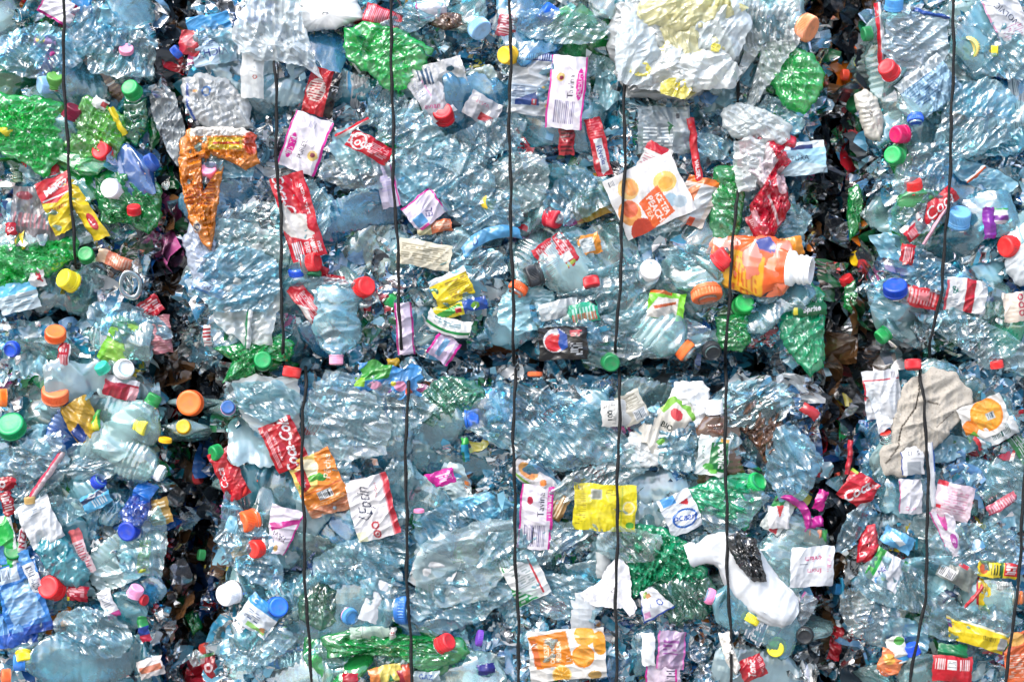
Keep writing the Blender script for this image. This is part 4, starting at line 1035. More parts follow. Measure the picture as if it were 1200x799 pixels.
# left
wrap(247, 46, 50, 58, 10, 'pale blue wrapper with dark blue capitals upside down, top of the middle bale',
     [('fill', '#c4def0', .95), ('rect', 0, 0, 50, 18, '#3f9ad8'), ('bars', 4, 22, 30, 36, 2.2, '#5c88b8', False), ('t', 'VICHY', 24, 44, 9, 180, '#1c3c8c', {'bold': .02}), ('t', 'CELESTINS', 30, 33, 4, 180, '#3c5c9c')], d=.05, tilt=(0, 0))
wrap(222, 50, 24, 29, -8, 'small red box-like scrap at the left edge of the pale blue wrapper', [('fill', '#d43848', .95), ('ell', 12, 12, 8, 7, '#e88890'), ('rect', 0, 0, 24, 4, '#b01c2c'), ('bars', 10, 20, 22, 25, 1.6, '#3c4c3c', True)], d=.052)
wrap(296, 72, 26, 84, -2, 'tall cream label with a green mark hanging at the left wire', [('fill', '#e6e9e8', .85), ('rect', 3, 12, 12, 16, '#1c7048'), ('t', 'BAR', 7, 14, 3.5, 0, '#d8f0e0'), ('ring', 16, 60, 2, .6, '#b04c40'), ('bars', 14, 18, 16, 50, 4, '#a8b0b4', False)], d=.058, amp=.002)
wrap(68, 10, 42, 28, -30, 'white wrapper with magenta border at the top left', [('fill', '#eeeaf4'), ('rect', 0, 0, 2, 28, '#c02488'), ('rect', 0, 25, 42, 28, '#c02488'), ('rect', 36, 0, 42, 12, '#b01858')], d=.052)
wrap(52, 48, 26, 14, -8, 'violet scrap with a yellow dot at the upper left', [('fill', '#b8a0d4', .8), ('ell', 8, 6, 6, 5, '#ecd87c'), ('ell', 9, 6, 2.5, 2, '#a83050')], d=.05)
wrap(57, 70, 12, 30, -24, 'short magenta scrap beside the left wire', [('fill', '#d8409c', .8)], d=.048)
wrap(95, 8, 24, 18, 6, 'bright blue scrap right of the leftmost wire', [('fill', '#2c8cd0')], d=.046)
wrap(67, 240, 40, 64, 24, 'yellow wrapper half with a red lettered top, by the dark fold',
     [('fill', '#f2d420'), ('poly', [(0, 0), (40, 0), (40, 22), (20, 30), (0, 24)], '#d01c2c'), ('rect', 2, 22, 38, 24, WHT), ('t', 'Malco', 22, 12, 9, 14, WHT, {'bold': .03}), ('bars', 6, 34, 34, 38, 2, '#b82028', True)], d=.058, taper=(1.1, .55), skew=.2)
wrap(98, 246, 26, 76, 20, 'yellow wrapper half with a small red oval emblem right of the dark fold',
     [('fill', '#f4d41c'), ('ell', 15, 54, 6.5, 11, '#c8202c'), ('t', 'L', 15, 54, 9, 10, WHT), ('rect', 0, 0, 3, 76, '#c8a810')], d=.057, taper=(.6, .75), skew=-.2)
wrap(133, 305, 40, 16, -22, 'salmon orange scrap above the metal-grey ring', [('fill', '#e88868', .9), ('rect', 0, 0, 10, 16, '#e8c8a8'), ('bars', 14, 2, 38, 14, 3, '#f4c0a8', True)], d=.052)
wrap(176, 360, 26, 22, 32, 'crumpled red scrap with white lines at the right rim of the left bale', [('fill', '#b8182c'), ('bars', 3, 3, 24, 18, 3, '#e8c0c4', False)], d=.046, amp=.006)
wrap(186, 392, 28, 44, 6, 'dusty pink crumpled wrapper at the right rim of the left bale', [('fill', '#b87880', .9), ('bars', 2, 2, 26, 40, 3, '#d8a0a4', False)], d=.044, amp=.006)
wrap(74, 416, 14, 28, -5, 'small red wrapper with white letters above the big orange cap', [('fill', '#c81c2c'), ('t', 'EST', 7, 8, 4.5, 0, WHT), ('bars', 2, 14, 12, 26, 2, '#f0c0c4', True), ('rect', 13, 0, 14, 28, WHT)], d=.054)
wrap(140, 400, 34, 56, -26, 'lime green wrapper strip left of the white star cap', [('fill', '#a4dc5c', .8), ('rect', 0, 0, 8, 56, '#7cc83c')], d=.046, amp=.004)
wrap(141, 455, 40, 24, -14, 'red wrapper with a white wavy edge under the star cap', [('fill', '#b4243c'), ('rect', 0, 0, 40, 5, '#eceaf2'), ('ell', 10, 3, 9, 4, '#eceaf2'), ('rect', 30, 8, 40, 24, '#e8a8b0')], d=.05)
wrap(95, 492, 36, 48, 28, 'mustard yellow wrapper with a navy blot in the lower left bale', [('fill', '#c8a038', .9), ('poly', [(0, 30), (14, 26), (16, 46), (2, 48)], '#1c3c84'), ('poly', [(22, 30), (34, 34), (30, 48), (20, 42)], '#e8c020')], d=.05, amp=.005)
wrap(112, 492, 14, 24, -12, 'green and yellow triangular scrap in the lower left bale', [('fill', '#38b048'), ('poly', [(0, 24), (7, 6), (14, 24)], '#ece040')], d=.053, taper=(.3, 1))
wrap(134, 520, 26, 34, 20, 'pale wrapper with a red wedge in the lower left bale', [('fill', '#e8e6ea', .7), ('poly', [(4, 10), (16, 30), (2, 34)], '#c83040')], d=.05)
wrap(52, 560, 8, 72, -34, 'curved strip with a pink-red line, lower left bale', [('fill', '#f0d8dc', .7), ('rect', 0, 0, 3.4, 72, '#dc3c5c')], d=.054, amp=.002)
wrap(112, 586, 34, 20, 28, 'light blue wrapper with a dark wave beside the blue bottle', [('fill', '#58b4e0'), ('poly', [(0, 4), (34, 0), (34, 6), (0, 9)], '#14305c'), ('bars', 12, 9, 30, 17, 3, '#e8f4fa', True)], d=.054)
wrap(46, 612, 40, 52, 24, 'white wrapper round the neck of the teal bottle', [('fill', '#e8ecf0', .92), ('bars', 6, 6, 34, 18, 3, '#b0bcc8', False)], d=.06)
wrap(26, 632, 10, 38, -8, 'crimson lettered scrap right of the dark green lid', [('fill', '#ded8dc', .8), ('t', 'NZZ', 5, 18, 8, 90, '#a01838', {'bold': .04})], d=.052)
wrap(8, 642, 22, 76, 12, 'white and bright green wrapper at the lower left edge', [('fill', '#eef4f0'), ('poly', [(0, 20), (16, 0), (22, 20), (10, 76), (2, 76)], '#24b84c'), ('rect', 0, 34, 8, 56, '#3a84c8')], d=.05)
wrap(26, 702, 52, 84, 16, 'big blue wrapper with pale panels at the lower left',
     [('fill', '#2f7fd0', .95), ('rect', 2, 2, 30, 20, '#c8dcee'), ('bars', 4, 4, 20, 16, 1.8, '#2c3c5c', True), ('poly', [(4, 26), (40, 22), (46, 66), (8, 72)], '#86b8e6'), ('rect', 0, 74, 52, 84, '#1c50b0'), ('bars', 8, 30, 40, 62, 4, '#a8ccec', False)], d=.056, amp=.004)
wrap(18, 738, 48, 40, 4, 'deep blue crumpled wrapper above the yellow cap, lower left edge', [('fill', '#1f5cc0', .95), ('poly', [(0, 4), (30, 0), (34, 22), (4, 26)], '#6aa4e0')], d=.052, amp=.006)
wrap(36, 672, 14, 56, 24, 'white barcode strip along the blue wrapper', [('fill', '#ecf0f4'), ('bars', 3, 20, 11, 50, 2, '#4c5c74', False), ('rect', 0, 0, 14, 16, '#4c94d8')], d=.059)
wrap(90, 695, 24, 18, -6, 'small crimson scrap right of the red cap, lower left bale', [('fill', '#b01830'), ('bars', 4, 4, 20, 12, 3, '#e8a8b0', False), ('rect', 0, 14, 4, 18, '#ecd830')], d=.052)
wrap(126, 708, 16, 34, 26, 'small white tag with a pink end in the lower left bale', [('fill', '#eeeef2'), ('rect', 0, 28, 16, 34, '#d84c98'), ('bars', 3, 6, 12, 24, 2.6, '#a0a8b4', False)], d=.054)
wrap(95, 646, 14, 54, 22, 'pink printed strip seen inside a clear bottle right of the teal one', [('fill', '#eed0d4', .85), ('rect', 0, 0, 14, 14, '#e06c70'), ('bars', 2, 16, 12, 52, 3, '#c05868', False)], d=.048)
wrap(168, 652, 14, 38, -6, 'yellow-green scrap under the dark-blue cap', [('fill', '#b8cc3c', .9), ('bars', 2, 4, 12, 36, 4, '#7c9428', False)], d=.05)
wrap(167, 735, 12, 34, 14, 'green, blue and crimson scrap right of the pink-ringed bottle', [('fill', '#2c9850'), ('rect', 0, 16, 12, 26, '#1c3c94'), ('rect', 0, 26, 12, 34, '#c01c40')], d=.05)
wrap(176, 782, 30, 22, 16, 'brown and cream crumpled scrap at the bottom of the left bale', [('fill', '#e4dcd8', .9), ('rect', 2, 8, 28, 16, '#c87858')], d=.046, amp=.005)
wrap(245, 782, 18, 32, 14, 'small dark red wrapper with a white ring deep in the left gap', [('fill', '#a01c28'), ('ring', 8, 16, 4, 1.4, '#e8c8cc'), ('rect', 0, 0, 18, 4, '#3c7c3c')], d=.0)
wrap(186, 600, 26, 30, 16, 'mustard scrap at the right rim of the lower left bale', [('fill', '#cca048', .8), ('bars', 2, 4, 22, 26, 4, '#f0e0b8', False)], d=.044)
wrap(165, 583, 22, 40, -30, 'bright blue film scrap below the white flat cap', [('fill', '#2478d8', .85)], d=.05, amp=.005)
wrap(12, 268, 12, 15, 10, 'small red diamond scrap at the left edge', [('fill', '#c01c2c'), ('t', 'so', 6, 8, 4, 0, WHT)], d=.052)
wrap(45, 250, 66, 56, -8, 'clear film with faded red print in the upper left bale', [('fill', '#c0b8bc', .35), ('ell', 14, 10, 10, 5, '#a84c58', .7), ('bars', 4, 30, 60, 46, 5, '#b87c84', True)], d=.048, amp=.005)
wrap(137, 142, 7, 36, 28, 'yellow strip on the green bottle in the upper left bale', [('fill', '#ecd42c')], d=.056)
wrap(116, 121, 18, 12, -28, 'small white and grey scrap on the green bottle', [('fill', '#e4e8e6'), ('rect', 12, 2, 18, 8, '#c04848')], d=.056)
wrap(6, 152, 14, 12, -30, 'small yellow scrap at the left edge on green plastic', [('fill', '#e4d430')], d=.055)
wrap(44, 380, 6, 6, 0, 'tiny white scrap near the left edge', [('fill', WHT)], d=.05)
wrap(20, 348, 46, 34, 14, 'light blue and white wrapper left of the yellow cap', [('fill', '#d4e8f0', .9), ('rect', 0, 0, 46, 14, '#5cb8e0'), ('bars', 8, 18, 40, 30, 3, '#88a8b8', False)], d=.05)
wrap(42, 324, 18, 24, 12, 'white scrap with a red stroke left of the yellow cap', [('fill', '#eceef0', .85), ('poly', [(8, 2), (14, 8), (16, 20), (10, 16)], '#c82438')], d=.052)
wrap(8, 566, 20, 16, 14, 'crumpled red scrap with a white curl at the left edge', [('fill', '#b81428'), ('ring', 4, 8, 3, 1, WHT)], d=.05, amp=.004)
wrap(8, 590, 14, 28, 16, 'dark red scrap with white print at the left edge', [('fill', '#a81828'), ('bars', 2, 3, 12, 24, 3, '#e8d0d0', False)], d=.05)
wrap(243, 338, 40, 12, -20, 'small light blue label with dark blue letters on a bottle left of the wires', [('fill', '#c4dcf2'), ('rect', 0, 9, 40, 12, '#4c90d4'), ('t', 'EAU', 20, 5, 5, 0, '#1c3c8c', {'shear': .3})], d=.056)
wrap(291, 383, 7, 50, -4, 'white film edge with a green seam line, left part of the middle bale', [('fill', '#e8ecec', .8), ('rect', 0, 0, 2, 50, '#1c7c50')], d=.054)
wrap(242, 393, 9, 24, 4, 'red and white zigzag scrap at the left rim of the middle bale', [('fill', '#e8e4e2'), ('bars', 0, 0, 9, 24, 4, '#b02830', False)], d=.044)
# lower middle
wrap(333, 521, 40, 58, 24, 'dark red wrapper with white vertical script, top left of lower middle bale',
     [('fill', '#b8101f'), ('t', 'Coca-Cola', 24, 30, 14, 80, WHT, {'shear': .3, 'sx': .8, 'bold': .015}), ('bars', 3, 6, 9, 52, 1.8, '#e8a8ac', True), ('t', 'ORIGINAL TASTE', 12, 30, 2.6, 88, '#f0c8cc')], d=.060, amp=.003)
wrap(372, 562, 52, 60, 24, 'orange wrapper with green leaves and a red badge, crossed by the wire',
     [('fill', '#f08c2c'), ('poly', [(0, 0), (34, 0), (24, 36), (0, 38)], '#f4d470'), ('ell', 20, 14, 13, 11, '#f8ecc0'), ('ell', 11, 6, 8, 4, '#e8a040'), ('ell', 24, 26, 9, 4, '#5cae3c'), ('ell', 10, 30, 7, 4, '#7cc04c'), ('ell', 32, 30, 6, 3.5, '#3c9c38'),
      ('poly', [(4, 12), (17, 12), (17, 34), (6, 38)], '#d0202c'), ('t', 'Lipton', 11, 24, 6, 75, WHT, {'bold': .03}), ('t', 'Pêche', 42, 20, 8, 68, '#f8e4c8', {'shear': .2}), ('rect', 0, 40, 52, 42, '#c85c18'),
      ('rect', 19, 43, 36, 53, '#e8ecec'), ('bars', 20, 44, 35, 52, 1.8, '#34383c', True), ('bars', 4, 55, 48, 59, 1.8, '#f8c890', False)], d=.060, amp=.003)
wrap(385, 592, 48, 20, 16, 'salmon coloured crumpled lower edge below the orange leafy wrapper', [('fill', '#f0a880', .85), ('bars', 2, 3, 46, 16, 3, '#e08458', False)], d=.052, amp=.005)
wrap(436, 595, 50, 72, 14, 'white wrapper with a red right edge and a blue-black handwritten word',
     [('fill', '#f2eff0'), ('rect', 44, 0, 50, 72, '#d0303c'), ('rect', 42.5, 0, 43.5, 72, '#e89098'), ('t', 'Eptin', 20, 26, 20, 86, '#1c2c4c', {'shear': .35, 'sx': .75}), ('line', [(8, 42), (16, 48), (24, 42)], 1.2, '#1c2c4c'), ('t', 'MINERAL', 34, 16, 3, 86, '#b03c4c'),
      ('ring', 24, 56, 3.6, 1.1, '#c83848'), ('ring', 24, 66, 3.6, 1.1, '#c83848'), ('ell', 24, 66, 1.6, 1.6, '#c83848'), ('rect', 0, 60, 12, 72, '#e8e8c4')], d=.059, amp=.0025)
wrap(455, 445, 72, 36, -4, 'green and blue wrapper with pink cartoon-like blots by the black cap on the seam',
     [('fill', '#3c8fd0'), ('poly', [(0, 10), (12, 0), (40, 0), (36, 16), (4, 22)], '#3a9c3c'), ('rect', 0, 18, 10, 28, '#8cc83c'), ('ell', 22, 26, 8, 6, '#eca8c4'), ('ell', 50, 24, 7, 6, '#e894b8'), ('ell', 60, 30, 4, 5, '#e85c34'), ('ell', 36, 30, 5, 4, '#6c3c90'), ('ell', 42, 22, 3, 3, '#e8d83c')], d=.054, amp=.004, rag=3)
wrap(461, 425, 14, 10, 6, 'mustard scrap wedged in the seam by the long wire', [('fill', '#c09c2c')], d=.046)
wrap(518, 560, 34, 18, 16, 'small bright magenta triangular scrap with pale print in the lower bale', [('fill', '#d8289c'), ('bars', 10, 4, 30, 14, 2.4, '#f4c8e4', False)], d=.055, taper=(1, .7), skew=-.3)
wrap(545, 527, 8, 28, 4, 'teal, blue and green upright scrap in the lower bale', [('fill', '#2c9cc0'), ('rect', 0, 0, 8, 8, '#38b048'), ('rect', 0, 16, 3, 28, '#1c6c4c')], d=.05)
wrap(722, 484, 34, 30, 4, 'white label printed 100 % left of the middle wire', [('fill', '#dcdedc'), ('rect', 1, 1, 16, 29, '#e6e4de'), ('t', '100', 10, 17, 6.5, 90, '#1c2828', {'bold': .04}), ('t', '%', 5, 7, 4, 90, '#3c4848'), ('bars', 12, 3, 16, 27, 1.4, '#889090', False)], d=.056, amp=.001)
wrap(741, 478, 30, 36, 26, 'beige ingredients label with a barcode right of the 100 % label', [('fill', '#d8d4c4'), ('bars', 3, 3, 26, 18, 2, '#888474', False), ('rect', 13, 22, 28, 34, '#eceef0'), ('bars', 14, 23, 27, 33, 1.6, '#58707c', True)], d=.055, amp=.001)
wrap(781, 497, 68, 36, 40, 'white wrapper with green stripes and a red oval beside dark word BIO',
     [('fill', '#e4e0d4'), ('rect', 40, 0, 68, 6, '#8cc83c'), ('rect', 60, 0, 66, 36, '#7cbc3c'), ('rect', 12, 26, 24, 34, '#6cb43c'), ('ell', 50, 17, 6, 8, '#cc2c34'), ('t', 'BIO', 33, 20, 7, -70, '#20302c', {'bold': .03})], d=.052, amp=.002, rag=2)
wrap(836, 534, 36, 46, -8, 'white and green wrapper with a mint leaf and white lettering, behind the wire',
     [('fill', '#e4eeec'), ('poly', [(14, 8), (34, 4), (36, 40), (14, 42)], '#187c40'), ('t', 'volvic', 28, 22, 9.5, -84, '#f0f6f2', {'bold': .03, 'shear': .1}), ('ell', 14, 36, 6, 4, '#48b448'), ('ell', 20, 41, 5, 3, '#6cc850'), ('rect', 24, 2, 34, 6, '#e8b048'), ('t', 'TOUCH', 6, 20, 3, -84, '#3c7c68')], d=.056, amp=.002)
wrap(798, 601, 40, 46, 24, 'white wrapper with a blue oval emblem and red tip left of the emerald bottle',
     [('fill', '#e8eef4'), ('ell', 22, 30, 15, 11, '#2c6cc0'), ('ell', 22, 30, 12.5, 8.5, '#e8f0f8'), ('t', 'ocean', 22, 30, 6, -14, '#1c4ca4', {'bold': .03, 'shear': .2}), ('rect', 4, 0, 20, 10, '#4c9cdc'), ('poly', [(22, 12), (34, 10), (32, 18)], '#cc2c38')], d=.055)
wrap(615, 676, 42, 58, 26, 'white wrapper with green stripes and a thin red line left of the paper scrap',
     [('fill', '#e8ecec'), ('poly', [(0, 0), (20, 0), (0, 16)], '#168a48'), ('bars', 0, 0, 20, 16, 3, '#e0ece4', True), ('rect', 32, 6, 34, 54, '#d03c44'), ('poly', [(0, 34), (26, 58), (0, 58)], '#17924c'), ('bars', 0, 40, 26, 58, 4.4, '#d8ece0', False), ('bars', 8, 14, 30, 40, 3, '#a8b8b4', False)], d=.055, amp=.002)
wrap(709, 595, 72, 54, -3, 'bright yellow wrapper with a grey square and brown heading, middle of lower bale',
     [('fill', '#f0e020'), ('rect', 0, 0, 12, 26, '#d4c41c'), ('bars', 1, 3, 11, 8, 1.4, '#4c4818', True), ('bars', 3, 12, 14, 48, 2.4, '#b8a81c', False), ('rect', 19, 6, 32, 18, '#b4b8a8'), ('rect', 21, 8, 30, 16, '#989c90'), ('bars', 36, 6, 50, 12, 1.6, '#8c8424', False),
      ('ell', 63, 26, 7, 8, '#f8f0a8'), ('ell', 63, 26, 5, 6, '#f4d83c'), ('rect', 55, 2, 56, 52, '#c8d02c'), ('ell', 66, 46, 5, 4, '#58b040')], d=.056, amp=.002)
wrap(628, 560, 60, 26, -38, 'white wrapper printed with orange pieces above the lower magenta-rimmed wrapper', [('fill', '#ece8e8', .85), ('ell', 18, 12, 13, 8, '#e8a85c'), ('ell', 20, 14, 8, 5, '#dc8c48'), ('ell', 40, 12, 4, 4, '#f08c3c'), ('rect', 6, 22, 30, 25, '#8cc04c'), ('t', 'LU', 52, 10, 6, 70, '#4878a8')], d=.05)
wrap(651, 592, 26, 30, -28, 'golden brown streaked film between the magenta-rimmed and yellow wrappers', [('fill', '#c89858', .6), ('bars', 2, 2, 24, 28, 4, '#e8d0a8', True)], d=.048)
wrap(765, 706, 38, 34, 28, 'white triangular wrapper with blue border and letters right of the paper scrap',
     [('fill', '#eef0f4'), ('rect', 0, 0, 1.6, 34, '#2850a8'), ('rect', 0, 31.6, 38, 34, '#2850a8'), ('t', 'JL', 14, 18, 6, 20, '#28408c'), ('ring', 28, 20, 3.4, .8, '#2850a8'), ('rect', 6, 2, 18, 9, '#88ac4c'), ('rect', 12, 5, 22, 10, '#c89058'), ('rect', 2, 24, 10, 30, '#e0a0cc')], d=.055, taper=(.4, 1.1))
wrap(665, 767, 88, 58, 4, 'orange and white wrapper printed with orange slices at the bottom of the lower bale',
     [('fill', '#f2efe8'), ('poly', [(0, 6), (44, 2), (50, 40), (8, 44)], '#f08c1c'), ('t', 'PREMIUM', 34, 25, 5.5, 88, '#fbe4c0', {'bold': .03, 'sx': .8}), ('t', 'ORANGE', 27, 25, 5.5, 88, '#fbe4c0', {'bold': .03, 'sx': .9}), ('t', 'FRESH', 20, 25, 5.5, 88, '#fbe4c0', {'bold': .03}), ('bars', 42, 30, 48, 38, 2, '#fbe4c0', False),
      ('poly', [(2, 10), (8, 10), (14, 42), (6, 40)], '#d8681c'), ('segs', 65, 8, 12, '#f4b848', '#f0a028'), ('segs', 62, 32, 13, '#f4a83c', '#ee8c1c'), ('ell', 82, 18, 8, 14, '#f2a42c'), ('segs', 36, 52, 11, '#f0ac34', '#f4cc7c'), ('ell', 74, 54, 8, 5, '#c8a058')], d=.057, amp=.0025)
wrap(760, 761, 15, 38, 0, 'narrow blank white paper strip at the bottom of the lower bale', [('fill', '#eef0ee')], d=.056, mat=M_PAPER, amp=.0012)
wrap(787, 762, 32, 44, -4, 'see-through pink wrapper with violet marks at the bottom, right of the paper strip', [('fill', '#dcc0e0', .55), ('rect', 0, 0, 2, 44, '#e074c0'), ('rect', 30, 0, 32, 44, '#e074c0'), ('bars', 6, 8, 24, 30, 5, '#8c4890', False)], d=.052, amp=.004)
wrap(777, 790, 40, 22, 0, 'lilac wrapper with magenta edges cut by the bottom of the picture', [('fill', '#eedcee', .8), ('rect', 0, 0, 2, 22, MAG), ('rect', 34, 0, 36, 22, MAG), ('bars', 24, 6, 34, 20, 3, '#3c3c50', False)], d=.05)
wrap(882, 783, 30, 26, 24, 'small red wrapper with white slanting letters at the bottom right of the lower bale', [('fill', '#c0182c'), ('t', 'Tonic', 14, 13, 9, 70, '#f4e8e8', {'shear': .2, 'bold': .02, 'sx': .7}), ('bars', 24, 3, 29, 23, 2, '#e8b0b4', False)], d=.056)
wrap(440, 705, 26, 50, -18, 'blank translucent white tag in the middle of the lower bale', [('fill', '#e4eaf0', .9)], d=.055, amp=.0012)
wrap(683, 716, 27, 42, 0, 'blank pale film tag hanging below the torn paper', [('fill', '#dfe6ea', .8), ('rect', 9, 0, 10, 42, '#c4d0d8')], d=.053, amp=.001)
wrap(707, 662, 16, 30, 0, 'small pale tag above the torn paper', [('fill', '#d0d6d6', .8)], d=.05, amp=.001)
wrap(508, 670, 50, 44, -22, 'large white label under film with green stripes below it', [('fill', '#eef0f0', .8), ('bars', 4, 3, 12, 12, 2, '#708088', False)], d=.05, amp=.002)
wrap(500, 687, 26, 32, 4, 'green striped scrap under the large white label', [('fill', '#d8ece4', .6), ('bars', 1, 2, 24, 30, 5, '#18905c', True)], d=.048)
wrap(412, 741, 46, 14, 4, 'small pale green wrapper with green letters on the lying green bottle', [('fill', '#c4dccc', .8), ('t', 'VIT', 10, 7, 7, -84, '#3c7c50')], d=.056).location.x += .026
wrap(460, 742, 7, 14, -6, 'red letter scrap on the lying green bottle', [('fill', '#e4e8e4'), ('t', 'IS', 3.5, 7, 5, 90, '#a01c28', {'bold': .04})], d=.057)
wrap(330, 622, 34, 54, -16, 'white and magenta wrapper with upside-down capitals left of the first lower wire', [('fill', '#efe6f2'), ('poly', [(0, 22), (34, 8), (34, 14), (4, 30)], '#c8248c'), ('rect', 32, 0, 34, 54, '#d83ca0'), ('t', 'TAVI', 17, 34, 7, 166, '#2c2c40'), ('ell', 15, 48, 4, 4, '#c09c5c')], d=.055, taper=(1.2, .6))
wrap(268, 556, 28, 60, 24, 'crumpled red wrapper with white letters around an orange-red cap at the left rim', [('fill', '#d01c2c'), ('t', 'Coca', 6, 30, 8, 84, WHT, {'shear': .3}), ('poly', [(20, 0), (28, 0), (28, 30)], '#e8a0a0')], d=.052, amp=.005)
wrap(303, 722, 42, 38, -36, 'white and sky-blue wrapper on the bottle with the white cap',
     [('fill', '#e8f0f6'), ('rect', 0, 0, 42, 12, '#3c9cd8'), ('rect', 26, 2, 34, 10, '#1c5cb8'), ('t', 'C', 8, 6, 6, 0, WHT), ('rect', 14, 30, 38, 35, '#98d070'), ('bars', 6, 16, 24, 28, 2.4, '#3c5c8c', False), ('ell', 34, 30, 4, 3, '#e09c5c')], d=.057)
wrap(410, 795, 18, 12, 0, 'red scrap at the bottom edge between two wires', [('fill', '#b81c30')], d=.052)
wrap(452, 790, 38, 20, 12, 'yellow and orange scrap at the bottom edge beside the long wire', [('fill', '#ecd86c'), ('rect', 0, 0, 12, 20, '#f09048'), ('poly', [(20, 20), (24, 10), (28, 20)], '#187040')], d=.052)
wrap(474, 790, 16, 22, 16, 'coral scrap crossed by the long wire at the bottom', [('fill', '#dc5c44', .9), ('rect', 0, 0, 6, 22, '#a82c3c')], d=.05)
wrap(500, 794, 30, 14, 0, 'pale wrapper with blue letters at the bottom edge', [('fill', '#c8dce4', .7), ('t', 'GAZ', 14, 6, 6, -6, '#1c50a0', {'bold': .02})], d=.05)
wrap(570, 784, 20, 12, 10, 'small navy blue scrap near the bottom of the lower bale', [('fill', '#2c2c84')], d=.05)
# lower right of the middle bale
wrap(952, 664, 50, 46, 3, 'white film label with rose words upside down, at the right rim', [('fill', '#e8ecf2', .9), ('t', 'evian', 26, 14, 6.5, 182, '#c0507c', {'bold': .02}), ('t', 'from', 28, 28, 6, 182, '#c0507c', {'bold': .02}), ('bars', 42, 10, 47, 30, 2, '#d07898', False), ('rect', 10, 19, 20, 20, '#485060')], d=.055, amp=.0015, skew=.1)
wrap(950, 482, 22, 12, -35, 'small red rectangular scrap at the right rim of the lower bale', [('fill', '#cc3c44')], d=.05, amp=.001)
wrap(912, 605, 26, 40, -30, 'green and red scrap at the right of the emerald bottle', [('fill', '#dfe8e4'), ('rect', 0, 0, 12, 20, '#28a44c'), ('poly', [(6, 10), (14, 8), (22, 40), (12, 40)], '#c83040')], d=.05)
wrap(913, 606, 24, 26, 0, 'white tag with a red wedge beside the green and red scrap', [('fill', '#f0f0f2'), ('poly', [(9, 0), (18, 0), (13, 14)], '#d82c34')], d=.056)
wrap(940, 592, 50, 10, -48, 'magenta rim of a crumpled lilac wrapper at the right of the lower bale', [('fill', '#b8248c', .9)], d=.053, bow=-.3)
wrap(962, 586, 12, 24, -20, 'magenta corner scrap at the right rim of the lower bale', [('fill', '#d01c8c', .9)], d=.053)
wrap(955, 612, 20, 12, 8, 'deep pink scrap over a salmon scrap at the right rim', [('fill', '#c8289c')], d=.05)
wrap(956, 628, 26, 16, -6, 'salmon and green scrap at the right rim of the lower bale', [('fill', '#d88868', .9), ('rect', 20, 0, 26, 16, '#3c9c4c')], d=.046, amp=.004)
wrap(936, 610, 20, 60, -34, 'thin magenta dashed line on clear film at the lower right', [('fill', '#dce8f0', .25), ('rect', 0, 0, 2, 60, '#b84c98')], d=.048).location.z -= .14
# right bales
wrap(1007, 574, 38, 36, -32, 'red script wrapper with a torn white edge in the lower right bale', [('fill', '#c8182c'), ('t', 'Coca', 18, 20, 12, 62, WHT, {'shear': .3, 'bold': .02}), ('t', 'NE BE', 28, 6, 4, 10, '#f0d8d8'), ('rect', 0, 0, 8, 4, '#a8c848')], d=.054, amp=.004)
wrap(996, 536, 6, 40, -6, 'narrow red twisted scrap left of the red script wrapper', [('fill', '#c02c3c')], d=.05)
wrap(1035, 462, 42, 56, 6, 'white film with a red double line left of the beige bag', [('fill', '#e8ecf0', .85), ('rect', 0, 10, 42, 12, '#c8243c'), ('rect', 0, 10, 2, 34, '#c8243c'), ('rect', 32, 2, 38, 12, '#e8e8ec'), ('bars', 33, 3, 38, 11, 1.6, '#38404c', True)], d=.05, amp=.003)
wrap(1155, 490, 54, 42, 22, 'wrapper printed with a big orange slice right of the beige bag',
     [('fill', '#f0eee8'), ('segs', 30, 18, 19, '#f6b03c', '#f08c1c'), ('rect', 28, 16, 38, 24, '#ccd4d4'), ('bars', 29, 17, 37, 23, 2, '#58646c', True), ('ell', 7, 26, 9, 9, '#f08820'), ('poly', [(0, 34), (10, 30), (14, 42), (0, 42)], '#6cb03c')], d=.056)
wrap(1168, 508, 52, 22, 26, 'barcode strip under the orange slice wrapper', [('fill', '#e8ecec', .9), ('bars', 20, 4, 42, 17, 1.8, '#2c5c54', True), ('rect', 0, 0, 5, 22, '#c02c34')], d=.054)
wrap(1070, 540, 26, 32, 4, 'white label with a blank grey square and blue edge under the beige bag', [('fill', '#eef0f4'), ('rect', 0, 0, 1.6, 32, '#2c4c9c'), ('rect', 6, 17, 22, 32, '#a8b0b8'), ('t', 'EI', 10, 7, 5, 0, '#4c5464'), ('t', 'S', 20, 7, 5, 0, '#4c5464')], d=.057, amp=.001)
wrap(1093, 556, 7, 74, 3, 'tall thin white strip with a blue edge right of the wire', [('fill', '#f0f2f6'), ('rect', 5.4, 0, 7, 34, '#2c68c0')], d=.056, amp=.002)
wrap(1068, 582, 26, 40, 0, 'lilac-white wrapper with pink letters under the blank square label', [('fill', '#e8e8f0', .85), ('rect', 0, 2, 1.4, 38, '#c8588c'), ('t', 'Quali', 13, 34, 5, 0, '#c85c88')], d=.052)
wrap(1118, 588, 44, 42, -14, 'pale pink wrapper with fine print and red tabs in the lower right bale', [('fill', '#f0d8e2', .88), ('rect', 0, 0, 12, 5, '#d43044'), ('bars', 8, 8, 38, 36, 3, '#d8a0b4', False), ('rect', 0, 28, 8, 32, '#d43044')], d=.054)
wrap(1112, 624, 24, 58, 18, 'white pointed wrapper with magenta script in the lower right bale', [('fill', '#eee8f2', .95), ('ell', 10, 12, 4, 14, '#d848a0'), ('ell', 16, 40, 5, 9, '#b84ca8'), ('t', 'Ju', 16, 40, 6, 70, WHT), ('rect', 0, 0, 1.4, 58, '#d848a0')], d=.056, taper=(1.1, .6))
